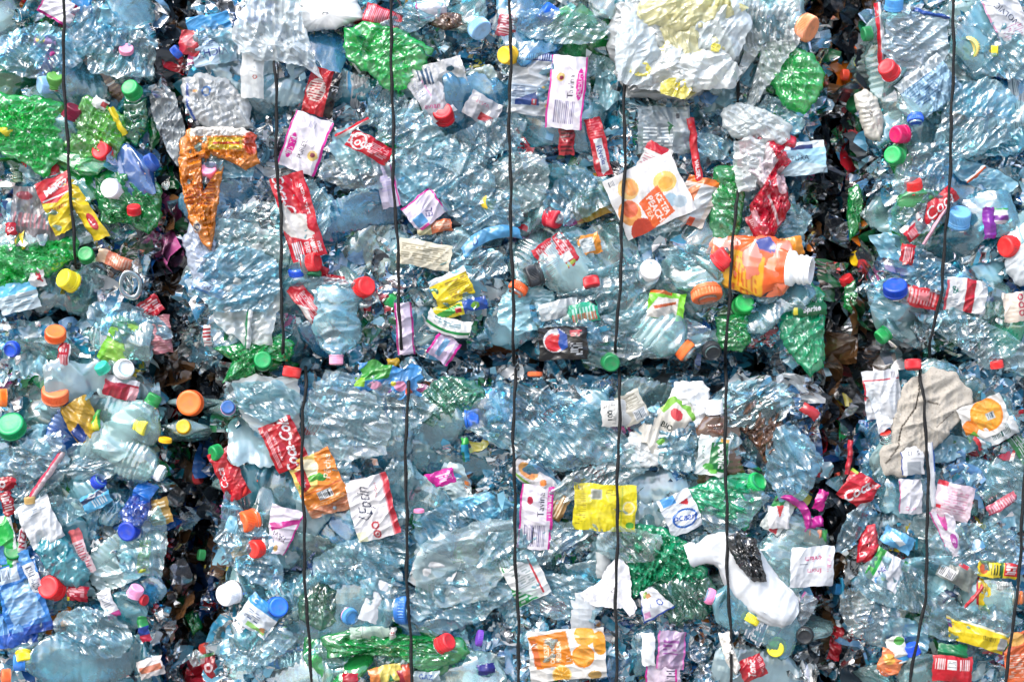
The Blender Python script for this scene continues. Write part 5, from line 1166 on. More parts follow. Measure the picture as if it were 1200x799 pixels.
wrap(1175, 590, 38, 12, 30, 'pink-red crumpled scrap near the right edge', [('fill', '#d86478', .85), ('bars', 2, 2, 36, 10, 3, '#f0b8c4', True)], d=.05, amp=.004)
wrap(1040, 668, 42, 38, -30, 'white wrapper with a green bar and violet letters in the lower right bale',
     [('fill', '#dfe4ee'), ('rect', 0, 0, 10, 38, '#28a444'), ('rect', 3, 4, 6, 34, '#78d070'), ('t', 'Aqua', 16, 20, 8, 86, '#3c3c9c', {'bold': .03}), ('ell', 18, 34, 5, 4, '#4ca0e0'), ('ell', 22, 30, 3, 2.5, '#e8d040'), ('rect', 34, 0, 42, 10, '#289c4c')], d=.055)
wrap(1053, 633, 38, 20, -28, 'sky-blue wrapper scrap above the green-barred wrapper', [('fill', '#68b4e4'), ('poly', [(8, 4), (28, 10), (24, 16), (6, 10)], '#ecf4fa')], d=.056)
wrap(1131, 672, 44, 26, -30, 'clear wrapper with a white barcode and red edge in the lower right bale', [('fill', '#a8b0a8', .5), ('rect', 2, 12, 20, 24, '#e8eaec'), ('bars', 3, 13, 19, 23, 1.8, '#24282c', True), ('rect', 0, 0, 30, 5, '#c83440')], d=.054).location.x -= .01
wrap(1166, 668, 46, 18, -6, 'yellow wrapper with a red square at its right end, lower right bale', [('fill', '#ecd42c'), ('rect', 30, 0, 46, 15, '#d82c34'), ('bars', 14, 3, 28, 15, 3, '#1c3c1c', True), ('ell', 7, 9, 5, 6, '#e86c3c'), ('rect', 26, 0, 29, 18, '#286c2c'), ('bars', 32, 3, 44, 12, 3, '#f4e8e8', False)], d=.056).location.x += .005
wrap(1178, 688, 18, 12, 0, 'small pale barcode tag near the right edge', [('fill', '#dfe4e4'), ('bars', 1, 1, 17, 9, 1.6, '#3c5c5c', True)], d=.054)
wrap(1142, 700, 5, 34, -40, 'short red stroke of wrapper in the lower right bale', [('fill', '#dc3440')], d=.055)
wrap(1146, 745, 76, 24, -18, 'yellow wrapper with a silver corner and violet tip, lower right bale', [('fill', '#ecd01c'), ('rect', 0, 0, 76, 2, '#f4f0d0'), ('bars', 44, 9, 62, 14, 2, '#8c7c14', True), ('rect', 66, 6, 76, 20, '#a4a8a8'), ('rect', 0, 4, 5, 12, '#6c2c7c')], d=.057, amp=.003, taper=(1, .85), skew=-.25)
wrap(1117, 784, 46, 30, -4, 'red rectangular wrapper with white barcode block at the bottom right', [('fill', '#c81828'), ('rect', 16, 5, 27, 15, '#e4e4e2'), ('bars', 17, 6, 26, 14, 2, '#6c6c6c', False), ('bars', 3, 4, 14, 16, 2.6, '#f0dcdc', True), ('bars', 30, 4, 42, 16, 2.6, '#f0dcdc', True)], d=.058, amp=.0015)
wrap(1117, 763, 34, 16, -3, 'green scrap above the red rectangular wrapper', [('fill', '#188450', .9)], d=.054)
wrap(1191, 770, 26, 58, 6, 'orange wrapper with small print at the bottom right corner', [('fill', '#e86c34'), ('ell', 14, 8, 12, 8, '#f4b858'), ('bars', 3, 24, 24, 54, 2.6, '#f4c8b0', False), ('poly', [(0, 4), (7, 14), (0, 22)], '#4c8c2c')], d=.053)
wrap(1052, 762, 22, 32, 16, 'white scrap with green and blue arcs left of the blue cap, lower right', [('fill', '#eceee4'), ('ell', 16, 6, 6, 5, '#4cac3c'), ('rect', 4, 24, 22, 30, '#3c9cd4')], d=.053)
wrap(1044, 776, 26, 26, -20, 'crumpled orange and yellow scrap at the bottom of the right bale', [('fill', '#f08850'), ('ell', 10, 10, 7, 6, '#f4b84c')], d=.054, amp=.006)
wrap(988, 689, 4, 24, 4, 'short cyan stick deep in the right gap', [('fill', '#38b0dc')], d=.02, amp=.0005)
wrap(980, 754, 14, 40, -10, 'crumpled red scrap deep in the right gap', [('fill', '#b8202c')], d=.005, amp=.005)
# ------------------------------------------------------------------ larger crushed pieces
def lump(name, pts, label, cat, color, group=None, **k):
    mat = k.pop('mat', M_PET)
    o = blob(name, pts, color=color, mat=mat, **k)
    tag(o, label, cat, group)
    return o
G1 = (*lin('#20e064'), .38); G2 = (*lin('#18c05c'), .36); G3 = (*lin('#10cc8c'), .38); TEAL = (*lin('#1cb8c8'), .4)
lump('crushed_bottle', [(405,34),(430,24),(455,28),(480,40),(506,58),(498,82),(470,108),(452,104),(430,84),(404,68)], 'bright green crushed bottle showing its star-shaped base, under the long wire', 'bottle', G1,
     thick=.014, amp=.006, cell=.02, d=.046, star=(425,56,20,6,.004), sharp=50)
lump('crushed_bottle', [(889,56),(905,48),(930,52),(952,64),(966,82),(962,112),(940,134),(922,128),(906,104),(890,84)], 'green crushed bottle end left of the right gap, near the top', 'bottle', G1,
     thick=.014, amp=.006, cell=.018, d=.044, star=(918,72,18,6,.004), sharp=50)
lump('crushed_bottle', [(-20,108),(30,112),(72,118),(80,150),(70,188),(52,208),(26,190),(-20,170)], 'grass green crumpled bottle at the left edge, left of the wire', 'bottle', G1, thick=.012, amp=.008, cell=.016, d=.044, sharp=50)
lump('crushed_bottle', [(78,140),(100,112),(126,124),(148,138),(146,170),(128,196),(96,190),(76,170)], 'yellow-green crumpled bottle with a yellow strip, right of the leftmost wire', 'bottle', (*lin('#74dc50'), .36), thick=.012, amp=.007, cell=.018, d=.044, sharp=50)
lump('crushed_bottle', [(145,118),(172,116),(174,150),(160,172),(144,160)], 'blue-green bottle end below the green cap, upper left bale', 'bottle', (*lin('#28a878'), .2), thick=.012, amp=.005, cell=.018, d=.042)
lump('crushed_bottle', [(-20,288),(30,286),(88,276),(92,300),(60,320),(30,338),(-20,342)], 'long green crumpled film-thin bottle at the left edge, below the yellow wrapper', 'bottle', G1, thick=.012, amp=.007, cell=.014, d=.042, sharp=50, streak=(1.2, .012, .003))
lump('crushed_bottle', [(110,205),(150,196),(188,216),(190,252),(176,276),(150,262),(118,262)], 'dark green crushed bottle around the white cap in the left bale', 'bottle', G2, thick=.012, amp=.008, cell=.016, d=.036, sharp=50)
lump('crushed_bottle', [(250,408),(272,424),(300,420),(330,392),(346,402),(338,424),(300,440),(262,448)], 'green bottle hugging the seam at the lower left of the middle bale', 'bottle', G2, thick=.014, amp=.006, cell=.016, d=.04, sharp=50)
lump('crushed_bottle', [(838,196),(872,190),(872,240),(864,284),(836,282),(828,240)], 'deep green bottle side between the ice tea wrapper and the red bag', 'bottle', G2, thick=.012, amp=.005, cell=.02, d=.042, sharp=50)
lump('crushed_bottle', [(916,362),(950,330),(966,346),(966,430),(950,440),(930,420),(914,396)], 'emerald crushed bottle carrying white italic letters, at the right rim', 'bottle', G3, thick=.012, amp=.006, cell=.018, d=.044, sharp=50)
lump('crushed_bottle', [(838,372),(876,366),(880,400),(870,412),(842,410)], 'green bottle end crossed by a wire just above the seam', 'bottle', G2, thick=.012, amp=.005, cell=.018, d=.04, sharp=50)
lump('crushed_bottle', [(726,628),(752,612),(792,624),(812,644),(830,670),(812,686),(770,682),(744,700),(728,670)], 'large dark emerald crumpled bottle left of the white jug', 'bottle', G3, thick=.012, amp=.009, cell=.014, d=.044, sharp=50)
lump('crushed_bottle', [(806,574),(842,556),(880,556),(892,588),(872,622),(840,606),(810,598)], 'bright emerald crumpled bottle crossed by the wire above the white jug', 'bottle', (*lin('#18d494'), .42), thick=.014, amp=.007, cell=.018, d=.046, sharp=50)
lump('crushed_bottle', [(752,690),(800,668),(830,676),(850,700),(826,724),(786,730)], 'pale sea-green flattened bottle below the dark emerald one', 'bottle', (*lin('#5cb89a'), .12), thick=.010, amp=.006, cell=.02, d=.044, sharp=50)
lump('crushed_bottle', [(376,746),(400,738),(440,734),(478,744),(540,746),(552,764),(500,790),(470,770),(420,766),(388,770)], 'long green bottle lying level near the bottom, crossed by a wire', 'bottle', G2, thick=.012, amp=.007, cell=.018, d=.044, sharp=50)
lump('crushed_bottle', [(486,466),(520,440),(556,446),(570,464),(544,486),(520,504),(494,494)], 'murky dark green film patch beside the white valve, lower bale', 'bottle', (*lin('#4cb490'), .25), thick=.008, amp=.006, cell=.02, d=.042, streak=(.9, .010, .002), sharp=50)
lump('crushed_bottle', [(350,698),(372,682),(396,690),(398,730),(372,738),(350,724)], 'muted green bottle part right of the first lower wire', 'bottle', (*lin('#2c8c60'), .12), thick=.010, amp=.006, cell=.02, d=.038, sharp=50)
lump('crushed_bottle', [(38,640),(58,612),(78,628),(108,672),(92,690),(66,684)], 'teal bottle slanting down under the white wrapper in the lower left bale', 'bottle', TEAL, thick=.018, amp=.005, cell=.022, d=.048, sharp=50)
lump('crushed_bottle', [(140,600),(158,574),(176,582),(178,604),(160,626),(146,620)], 'royal blue crumpled bottle beside the dark-blue cap', 'bottle', (*lin('#2068e0'), .35), thick=.016, amp=.006, cell=.018, d=.046, sharp=50)
lump('crushed_bottle', [(860,480),(884,464),(914,470),(918,500),(916,540),(900,552),(884,520),(864,500)], 'brown crumpled bottle below the right part of the seam', 'bottle', (*lin('#8a5020'), .4), thick=.014, amp=.008, cell=.016, d=.040, sharp=50)
lump('crushed_bottle', [(824,488),(846,486),(852,508),(846,514),(822,508)], 'amber brown neck under the white cap, crossed by a wire', 'bottle', (*lin('#8c4c1c'), .5), thick=.014, amp=.003, cell=.02, d=.046)
lump('crushed_bottle', [(502,22),(526,14),(544,18),(548,32),(520,36),(506,30)], 'small dark brown bottle piece near the top between two wires', 'bottle', (*lin('#7a4a18'), .6), thick=.012, amp=.005, cell=.014, d=.042)
lump('crushed_bottle', [(338,14),(360,-4),(420,0),(426,22),(394,34),(350,38)], 'white flat carton-like piece at the top left of the middle bale', 'plastic piece', (*lin('#f0f0ee'), .95), thick=.012, amp=.001, cell=.04, d=.036).name = 'plastic_tray'
# opaque and milky pieces
bundle = bpy.data.objects.new('film_bundle', None); COL.objects.link(bundle)
bundle.matrix_world = Matrix.Translation(P(795, 50, .05))
tag(bundle, 'big knotted bundle of milky white and yellow film at the top', 'film bundle', pos=None)
BO = [('fill', '#e6eef0', .5), ('ell', 748, 82, 14, 9, '#ecd860', .75), ('ell', 742, 74, 6, 6, '#f0c83c', .8), ('line', [(776, 92), (792, 110), (812, 100), (804, 118)], 5, '#e8d84c'), ('ell', 820, 78, 10, 6, '#eee68c', .7),
      ('ell', 816, 18, 8, 9, '#d8606c', .6), ('ell', 830, 28, 12, 6, '#b4d8c4', .5), ('ell', 808, 8, 6, 10, '#ecc8cc', .6), ('ell', 770, 48, 10, 14, '#c4d8f0', .6), ('line', [(780, 34), (798, 30)], 3, '#e6d860'), ('line', [(846, 80), (858, 96)], 3, '#e4dc50')]
rbd = np.random.RandomState(9)
OUT = [(712,36),(720,8),(756,-14),(820,-20),(862,-6),(876,30),(870,66),(846,92),(820,110),(780,118),(734,110),(720,86)]
core = blob('film_layer', OUT, d=.046, thick=.026, amp=.007, cell=.035, mat=M_CRINKLE, ops=BO, sharp=50, star=(732,110,70,15,.006))
adopt(bundle, core)
for k, (cx_, cy_, rx, ry, sx, sy) in enumerate([(760,40,44,60,730,112), (806,60,50,52,800,116), (840,30,36,52,870,90), (780,84,56,32,728,108), (800,10,66,28,850,-20), (744,60,28,50,726,110), (830,84,40,26,868,60)]):
    pts = [(cx_ + rx * rbd.uniform(.75, 1.15) * math.cos(t * .7854), cy_ + ry * rbd.uniform(.75, 1.15) * math.sin(t * .7854)) for t in range(8)]
    lay = blob('film_layer', pts, d=.068 + .003 * k, back=False, amp=.006, cell=.03, mat=M_FILM, color=(*lin(['#f0f6f6', '#f6f0b4', '#e8f4f8'][k % 3]), .5), star=(sx, sy, 60, 13, .006), dome=.012, sharp=50, seed=k)
    adopt(bundle, lay)
for (yx, yy, rr_) in ((750, 80, 15), (792, 104, 18), (838, 56, 9)):
    pts = [(yx + rr_ * rbd.uniform(.5, 1.3) * math.cos(t * .9), yy + rr_ * .7 * rbd.uniform(.5, 1.3) * math.sin(t * .9)) for t in range(7)]
    adopt(bundle, blob('yellow_scrap', pts, d=.088, back=False, amp=.003, cell=.014, mat=M_FILM, color=(*lin('#ecdc3c'), .6), sharp=50))
o = lump('plastic_bag', [(848,128),(862,120),(884,124),(908,134),(928,148),(926,168),(900,172),(862,162),(846,148)], 'crumpled milky white bag mouth above the red bag', 'bag', (*lin('#e8f2f2'), .6), thick=.014, amp=.006, cell=.018, d=.054, mat=M_FILM, sharp=50)
o = lump('plastic_bag', [(866,166),(900,150),(932,162),(934,184),(918,200),(926,240),(912,270),(898,290),(884,270),(878,240),(892,220),(866,196)], 'crumpled red and white bag hanging left of the right gap', 'bag', None,
     mat=M_CRINKLE, thick=.014, amp=.010, cell=.020, d=.052, sharp=50, ops=[('fill', '#cc1c38', .92), ('poly', [(868, 190), (896, 164), (910, 190), (888, 226)], '#f0e4e8'), ('ell', 916, 212, 8, 16, '#f0c8d0', .9), ('ell', 884, 256, 6, 10, '#e8a0ac', .9), ('line', [(900, 230), (912, 262)], 2.5, '#f4dce0')])
o = lump('plastic_bag', [(860,168),(876,160),(896,168),(894,190),(884,222),(866,226),(860,200)], 'white translucent bag flap over the left side of the red bag', 'bag', (*lin('#e8f0f0'), .5), thick=0, back=False, amp=.006, cell=.018, d=.066, mat=M_FILM, sharp=50)
PO = [('fill', '#ec8a24', .96), ('rect', 224, 146, 300, 160, '#e8e4dc'), ('rect', 246, 162, 284, 176, '#e8c838'), ('rect', 250, 167, 282, 170, '#b83820'), ('ell', 294, 168, 8, 14, '#d84c28'), ('bars', 218, 214, 252, 240, 3.4, '#c8541c', False), ('ell', 232, 266, 5, 6, '#f0e0c8'), ('ring', 232, 266, 3, .9, '#2c3c6c')]
o = lump('squashed_pouch', [(211,168),(218,152),(250,148),(284,150),(300,160),(302,190),(288,200),(262,186),(236,186),(214,190)], 'crumpled orange juice pouch at the left rim of the middle bale', 'pouch', None,
     mat=M_CRINKLE, thick=.010, amp=.007, cell=.018, d=.052, sharp=50, nr=40, ops=PO)
lw = blob('pouch_body', [(209,182),(236,180),(262,190),(250,208),(238,226),(252,262),(248,292),(236,286),(222,258),(213,220)], d=.054, mat=M_CRINKLE, thick=.009, amp=.007, cell=.018, sharp=50, nr=40, ops=PO)
adopt(o, lw)
o = lump('flattened_bottle', [(226,222),(222,262),(214,282),(226,330),(236,348),(264,352),(262,330),(250,300),(254,286),(240,268)], 'cloudy lilac-white flattened bottle side at the left rim of the middle bale', 'bottle', (*lin('#ccd8ec'), .55), thick=.010, amp=.005, cell=.024, d=.046, mat=M_FILM, sharp=50)
o = lump('plastic_sheet', [(173,104),(190,98),(204,108),(214,140),(222,170),(208,196),(196,176),(180,140)], 'clear film flap jutting over the left gap near the top', 'film', (*lin('#cfdbe0'), .35), thick=0, back=False, amp=.006, cell=.02, d=.04, mat=M_FILM, sharp=50)
o = lump('yogurt_tub', [(214,92),(234,86),(264,92),(292,120),(296,150),(250,154),(226,140),(214,120)], 'crumpled milky tub with a blue brand arc above the orange pouch', 'tub', None, mat=M_CRINKLE, thick=.012, amp=.006, cell=.018, d=.046, sharp=50,
     ops=[('fill', '#e4eaec', .6), ('line', [(221, 100), (221, 124), (232, 146)], 3.5, '#2c50a0'), ('ell', 230, 108, 3, 2, '#e0a050'), ('ring', 243, 108, 5, 1.3, '#4878b8')])
o = lump('plastic_sheet', [(272,34),(300,-10),(350,-10),(356,30),(372,84),(378,94),(356,78),(330,72),(302,70),(280,60)], 'white misty film sheet hanging over the top of the first wire', 'film', (*lin('#dce8ec'), .5), thick=0, back=False, amp=.007, cell=.026, d=.066, mat=M_FILM, streak=(0.1, .012, .002), sharp=50)
o = lump('plastic_sheet', [(866,-10),(890,-10),(936,-6),(938,44),(930,58),(892,60),(886,120),(872,132),(862,100),(872,60)], 'hanging curtain of clear film strands right of the white bundle', 'film', (*lin('#dce6e6'), .4), thick=0, back=False, amp=.006, cell=.02, d=.058, mat=M_FILM, streak=(0.05, .008, .003), sharp=50)
o = lump('plastic_sheet', [(488,640),(520,624),(580,606),(600,612),(598,660),(570,700),(520,712),(486,700)], 'broad misty film with slanting white folds between the two middle lower wires', 'film', (*lin('#d4f2f6'), .17), thick=0, back=False, amp=.005, cell=.06, d=.057, mat=M_FILM, streak=(2.1, .026, .0009), sharp=60)
o = lump('plastic_sheet', [(272,446),(300,440),(350,444),(352,500),(322,508),(296,504),(280,480)], 'smooth grey-white film pulled taut left of the first lower wire', 'film', (*lin('#d6e2e4'), .4), thick=0, back=False, amp=.002, cell=.06, d=.050, mat=M_FILM, sharp=60)
o = lump('plastic_sheet', [(366,448),(400,440),(440,466),(460,500),(452,530),(410,540),(370,530),(360,490)], 'shiny wavy clear film right of the first lower wire', 'film', (*lin('#d2ecf0'), .16), thick=0, back=False, amp=.005, cell=.04, d=.055, mat=M_FILM, streak=(2.4, .03, .0010), sharp=60)
o = lump('plastic_sheet', [(232,300),(262,282),(300,262),(326,280),(330,340),(318,400),(286,404),(256,380),(240,350)], 'large creased cloudy film hanging left of the tall torn red wrapper', 'film', (*lin('#dce8e6'), .32), thick=0, back=False, amp=.006, cell=.045, d=.050, mat=M_FILM, streak=(1.3, .018, .0016), sharp=60)
# white jug and neighbours
def jug():
    th = np.linspace(0, 2 * math.pi, 60, endpoint=False)
    path = [(806, 652, 13.5), (812, 650, 15), (815, 650, 14), (818, 650, 12.5), (824, 648, 13), (832, 645, 17), (842, 643, 21), (856, 646, 25), (868, 660, 27), (878, 678, 28), (888, 692, 27), (900, 702, 27), (914, 712, 24), (924, 718, 20), (930, 722, 10)]
    V = []; rs = np.random.RandomState(3)
    for i, (x, y, r) in enumerate(path):
        a = path[max(i - 1, 0)]; b = path[min(i + 1, len(path) - 1)]
        t = np.array([b[0] - a[0], -(b[1] - a[1])], float); t /= np.linalg.norm(t); nrm = np.array([-t[1], t[0]])
        rr = r * S * (1 + (.03 * rs.randn(60) if i > 5 else 0))
        V.append(np.stack([(x - 868) * S + nrm[0] * np.cos(th) * rr, -np.sin(th) * rr * .62, -(y - 672) * S + nrm[1] * np.cos(th) * rr], 1))
    V = np.concatenate(V)
    V2 = V.reshape(len(path), 60, 3)
    # denser rings
    out = []
    for i in range(len(path) - 1):
        n = 1 if i < 5 else 6
        for k in range(n): out.append(V2[i] * (1 - k / n) + V2[i + 1] * k / n)
    out.append(V2[-1]); V = np.concatenate(out)
    big = np.zeros(len(V)); big[60 * 6:] = 1
    h = (crease(V, rs, .04) * .0045 + crease(V, rs, .014) * .0006) * big
    V[:, 1] -= h
    me = new_mesh('plastic_jug', V, grid_faces(60, len(out), True), M_JUG, True, np.tile([*lin('#c2c6c9'), 1], (len(V), 1)), sharp=60)
    o = link('plastic_jug', me)
    o.matrix_world = Matrix.Translation(P(868, 672, .052))
    tag(o, 'opaque white squashed jug with an open threaded mouth, lower right of the middle bale', 'jug')
jug()
def tilted_bottle_orange():
    me_b = Bottle(777, L=.158, R=.032, flat=.5, style=2, amp=.0055)
    root = bpy.data.objects.new('juice_bottle', None); COL.objects.link(root)
    b = link('body', me_b.body, root, (*lin('#f06a28'), .95))
    s = me_b.sleeve(.12, .86, [('fill', '#f2682a'), ('rect', 60, 8, 100, 40, '#f4b62c'), ('bars', 64, 14, 94, 36, 2.2, '#d86420', False), ('ell', 92, 46, 5, 7, '#3c3c40'), ('rect', 0, 0, 60, 10, '#ececf0'), ('ell', 50, 40, 6, 9, '#3c4c9c')], span=(0, 2 * math.pi))
    link('label_sleeve', s, root)
    # wide white mouth
    prof = [(-.012, .030), (-.004, .029), (0, .0225), (.004, .0225), (.005, .0245), (.008, .0245), (.009, .0225), (.012, .0225), (.013, .0245), (.016, .0245), (.017, .0222), (.024, .0218), (.024, .0170), (.002, .0165), (-.01, .0165), (-.01, .0002)]
    th = np.linspace(0, 2 * math.pi, 40, endpoint=False)
    V = np.concatenate([np.stack([np.full(40, x), r * np.cos(th), r * np.sin(th)], 1) for x, r in prof])
    m = link('bottle_mouth', new_mesh('bottle_mouth', V, grid_faces(40, len(prof), True), M_JUG, True, np.tile([*lin('#f0f2f2'), 1], (len(V), 1)), sharp=40), root)
    m.location = (.0635, 0, 0); m.scale = (.92, .88, .88)
    tip = P(948, 317, .085)
    ax = Vector((math.cos(math.radians(-8)) * .93, -.34, math.sin(math.radians(-8)) * .86)).normalized()
    up = Vector((0, -1, 0)); yv = -(up - ax * up.dot(ax)).normalized(); zv = ax.cross(yv)
    root.matrix_world = Matrix.Translation(tip - ax * .082) @ Matrix((ax, yv, zv)).transposed().to_4x4()
    tag(root, 'orange juice bottle with a wide open white mouth beside the right gap', 'bottle')
tilted_bottle_orange()
o = lump('plastic_bag', [(852,628),(866,624),(886,632),(892,654),(898,680),(884,682),(866,664),(856,646)], 'shiny black bag scrap over the white jug', 'bag', (*lin('#101214'), .96), thick=.006, amp=.007, cell=.014, d=.078, mat=M_FILM, sharp=50)
o = lump('torn_paper', [(724,650),(738,668),(740,700),(746,712),(738,724),(730,712),(712,712),(684,706),(682,694),(704,680),(712,664)], 'torn white paper scrap crossed by the middle wire', 'paper', None, mat=M_PAPER, thick=0, back=False, amp=.003, cell=.03, d=.058, ops=[('fill', '#ecebee')])
o = lump('torn_paper', [(842,742),(856,740),(860,760),(868,782),(862,790),(852,778),(846,760)], 'small crumpled white paper strip at the rightmost lower wire', 'paper', None, mat=M_PAPER, thick=.006, amp=.004, cell=.012, d=.064, ops=[('fill', '#ece8de')])
o = lump('cloth_bag', [(1064,446),(1090,432),(1124,440),(1140,462),(1136,482),(1118,500),(1098,524),(1074,538),(1062,560),(1040,556),(1030,532),(1044,506),(1050,476)], 'dirty beige woven bag wrapped round the wire of the lower right bale', 'bag', None,
     mat=M_CLOTH, thick=.008, amp=.0055, cell=.034, d=.05, sharp=60, ops=[('fill', '#b6b0a5'), ('line', [(1078, 446), (1072, 478), (1056, 500), (1052, 524), (1038, 542)], 1.6, '#3c3630'), ('line', [(1084, 470), (1100, 474)], 1.0, '#4c463e'), ('line', [(1096, 500), (1116, 482)], 1.0, '#5a5248')])
o = lump('plastic_bag', [(790,448),(820,446),(832,456),(826,500),(818,508),(800,486),(784,470)], 'opaque white crumpled bag piece left of the brown bottle neck', 'bag', (*lin('#eef0f0'), .9), thick=.008, amp=.004, cell=.024, d=.046, mat=M_FILM, sharp=50)
o = lump('plastic_bag', [(728,520),(740,506),(776,512),(790,530),(770,546),(736,548)], 'opaque white bag patch under the green-striped wrapper marked BIO', 'bag', (*lin('#e6ebea'), .8), thick=.004, amp=.005, cell=.022, d=.046, mat=M_FILM, sharp=50)
o = lump('plastic_bag', [(1020,470),(1040,452),(1050,474),(1044,500),(1030,508),(1026,488)], 'white film fold left of the beige bag', 'bag', (*lin('#eef2f6'), .8), thick=0, back=False, amp=.004, cell=.022, d=.052, mat=M_FILM, sharp=50)
o = lump('plastic_sheet', [(1040,10),(1060,4),(1110,20),(1112,60),(1090,92),(1056,90),(1034,60)], 'broad clear bottle wall with long folds in the upper right bale', 'film', (*lin('#c4dcea'), .22), thick=0, back=False, amp=.006, cell=.03, d=.05, streak=(.9, .016, .002), sharp=50)
o = lump('milk_bottle', [(1000,112),(1016,104),(1028,116),(1036,140),(1032,168),(1014,160),(1006,136)], 'cream ribbed bottle side at the left rim of the right bale', 'bottle', (*lin('#d8d4c8'), .85), thick=.012, amp=.003, cell=.02, d=.032, mat=M_FILM, streak=(1.6, .007, .002))
o = lump('milk_bottle', [(1180,270),(1200,262),(1230,256),(1230,330),(1196,336),(1178,318)], 'white smooth milky bottle at the right edge behind the yellow-red cap', 'bottle', (*lin('#e4ecf0'), .8), thick=.018, amp=.002, cell=.03, d=.044, mat=M_FILM)
o = lump('plastic_sheet', [(1016,616),(1026,614),(1030,640),(1020,660),(1004,658),(1006,632)], 'red shiny oval film piece in the lower right bale', 'film', (*lin('#d01c30'), .85), thick=.008, amp=.004, cell=.016, d=.05, mat=M_FILM)
o = lump('crushed_bottle', [(994,222),(1006,214),(1012,236),(1006,270),(996,282),(992,256)], 'green bottle sliver standing in the right gap', 'bottle', G2, thick=.008, amp=.005, cell=.016, d=.012)
o = lump('crushed_bottle', [(990,336),(1002,328),(1006,350),(998,368),(988,360)], 'small dark green piece low in the right gap', 'bottle', G2, thick=.008, amp=.005, cell=.016, d=.0)
o = lump('crushed_bottle', [(216,720),(232,712),(238,735),(226,744)], 'leafy green piece deep in the left gap', 'bottle', G2, thick=.008, amp=.006, cell=.012, d=-.02)
ring = sheet('metal_ring', 152, 333, 4, 4, 0, [('fill', WHT)])
bpy.data.objects.remove(ring)
def tin_ring():
    na, nb = 48, 10
    V = []
    for i in range(na):
        a = 2 * math.pi * i / na
        for j in range(nb):
            b = 2 * math.pi * j / nb
            rr = 13 * S + math.cos(b) * 3.2 * S
            V.append((rr * math.cos(a) * .86, -math.sin(b) * .005, rr * math.sin(a) * 1.18 * (1 + .12 * math.cos(2 * a + .8))))
    F = [(i * nb + j, ((i + 1) % na) * nb + j, ((i + 1) % na) * nb + (j + 1) % nb, i * nb + (j + 1) % nb) for i in range(na) for j in range(nb)]
    o = link('bottle_mouth', new_mesh('bottle_mouth', V, [f[::-1] for f in F], M_NECK), None, (*lin('#6f8890'), .6))
    o.matrix_world = Matrix.Translation(P(153, 334, .058))
    tag(o, 'grey squashed bottle mouth ring below the salmon scrap in the left bale', 'bottle ring')
tin_ring()
# ------------------------------------------------------------------ loose clear films laid over the rest
rf = np.random.RandomState(77)
FILMS = [(520,200,70,30),(560,170,60,24),(300,270,50,40),(280,330,50,40),(420,200,44,30),(700,340,70,30),(760,390,80,30),(640,500,90,44),(560,620,90,40),(430,480,80,44),(540,700,80,36),(560,240,50,30),
         (880,472,50,28),(900,330,40,26),(680,230,46,30),(1080,200,50,30),(1150,140,60,44),(1160,60,50,30),(1090,320,60,26),(1150,400,80,22),(1150,640,60,30),(1060,690,60,30),(1130,730,60,26),
         (110,30,40,30),(140,60,50,30),(40,60,50,34),(150,380,50,24),(110,540,50,26),(40,540,44,26),(110,740,54,30),(170,640,30,44),(60,600,40,20),(310,470,50,26),(290,640,30,60),(300,760,50,26),
         (420,660,60,30),(620,640,70,26),(660,700,60,30),(930,540,34,44),(900,700,40,40),(820,520,50,26),(700,560,60,20),(1190,560,40,30),(1020,720,40,40),(230,770,10,10),(600,220,50,40),(480,150,50,26),(900,20,40,30),(650,30,60,24),(480,20,40,20),(350,250,40,40),(760,250,50,30),(660,300,40,24),(370,560,40,30),(440,600,36,24),(708,600,40,22),(80,240,30,30),(860,600,40,24),(780,500,40,30),(1080,250,40,24),(1160,500,36,24),(530,345,36,18),(670,385,40,20),(240,190,24,34),(250,50,26,30),(660,100,30,34),(40,690,30,40),(660,765,40,20),(740,640,40,24),(1040,350,30,24),(1000,620,14,40),(460,700,44,24),(560,310,40,20),(400,340,40,16),(820,300,50,16)]
film_list = []
NEAR = len(FILMS)
for q in BALES:
    xa, xb, ya, yb = max(q[1], -20), min(q[2], 1220), max(q[3], -20), min(q[4], 820)
    for k in range(int((xb - xa) * (yb - ya) / 6500)):
        FILMS.append((rf.uniform(xa + 34, xb - 34), rf.uniform(ya + 30, yb - 30), rf.uniform(18, 46), rf.uniform(14, 30)))
for fi, (x, y, rx, ry) in enumerate(FILMS):
    n = 9; pts = []
    r0 = rf.uniform(-.5, .5)
    for i in range(n):
        a = 2 * math.pi * i / n
        k = rf.uniform(.75, 1.2)
        u, v = math.cos(a) * rx * k, math.sin(a) * ry * k
        pts.append((x + u * math.cos(r0) - v * math.sin(r0), y + u * math.sin(r0) + v * math.cos(r0)))
    tone = rf.choice(['#bcecf6', '#b2ecf8', '#dcf6f6', '#98dcf4'])
    o = blob('clear_film', pts, d=rf.uniform(.050, .059) if fi < NEAR else rf.uniform(.012, .044), thick=0, back=False, amp=.006, cell=.03, mat=M_FILM, color=(*lin(tone), rf.uniform(.04, .14) if fi < NEAR else rf.uniform(.1, .6)), streak=(rf.uniform(0, 3.1), .024, .0012), sharp=50)
    tag(o, None, 'film', 'loose clear films laid over the bottles')
    film_list.append((o, x, y))
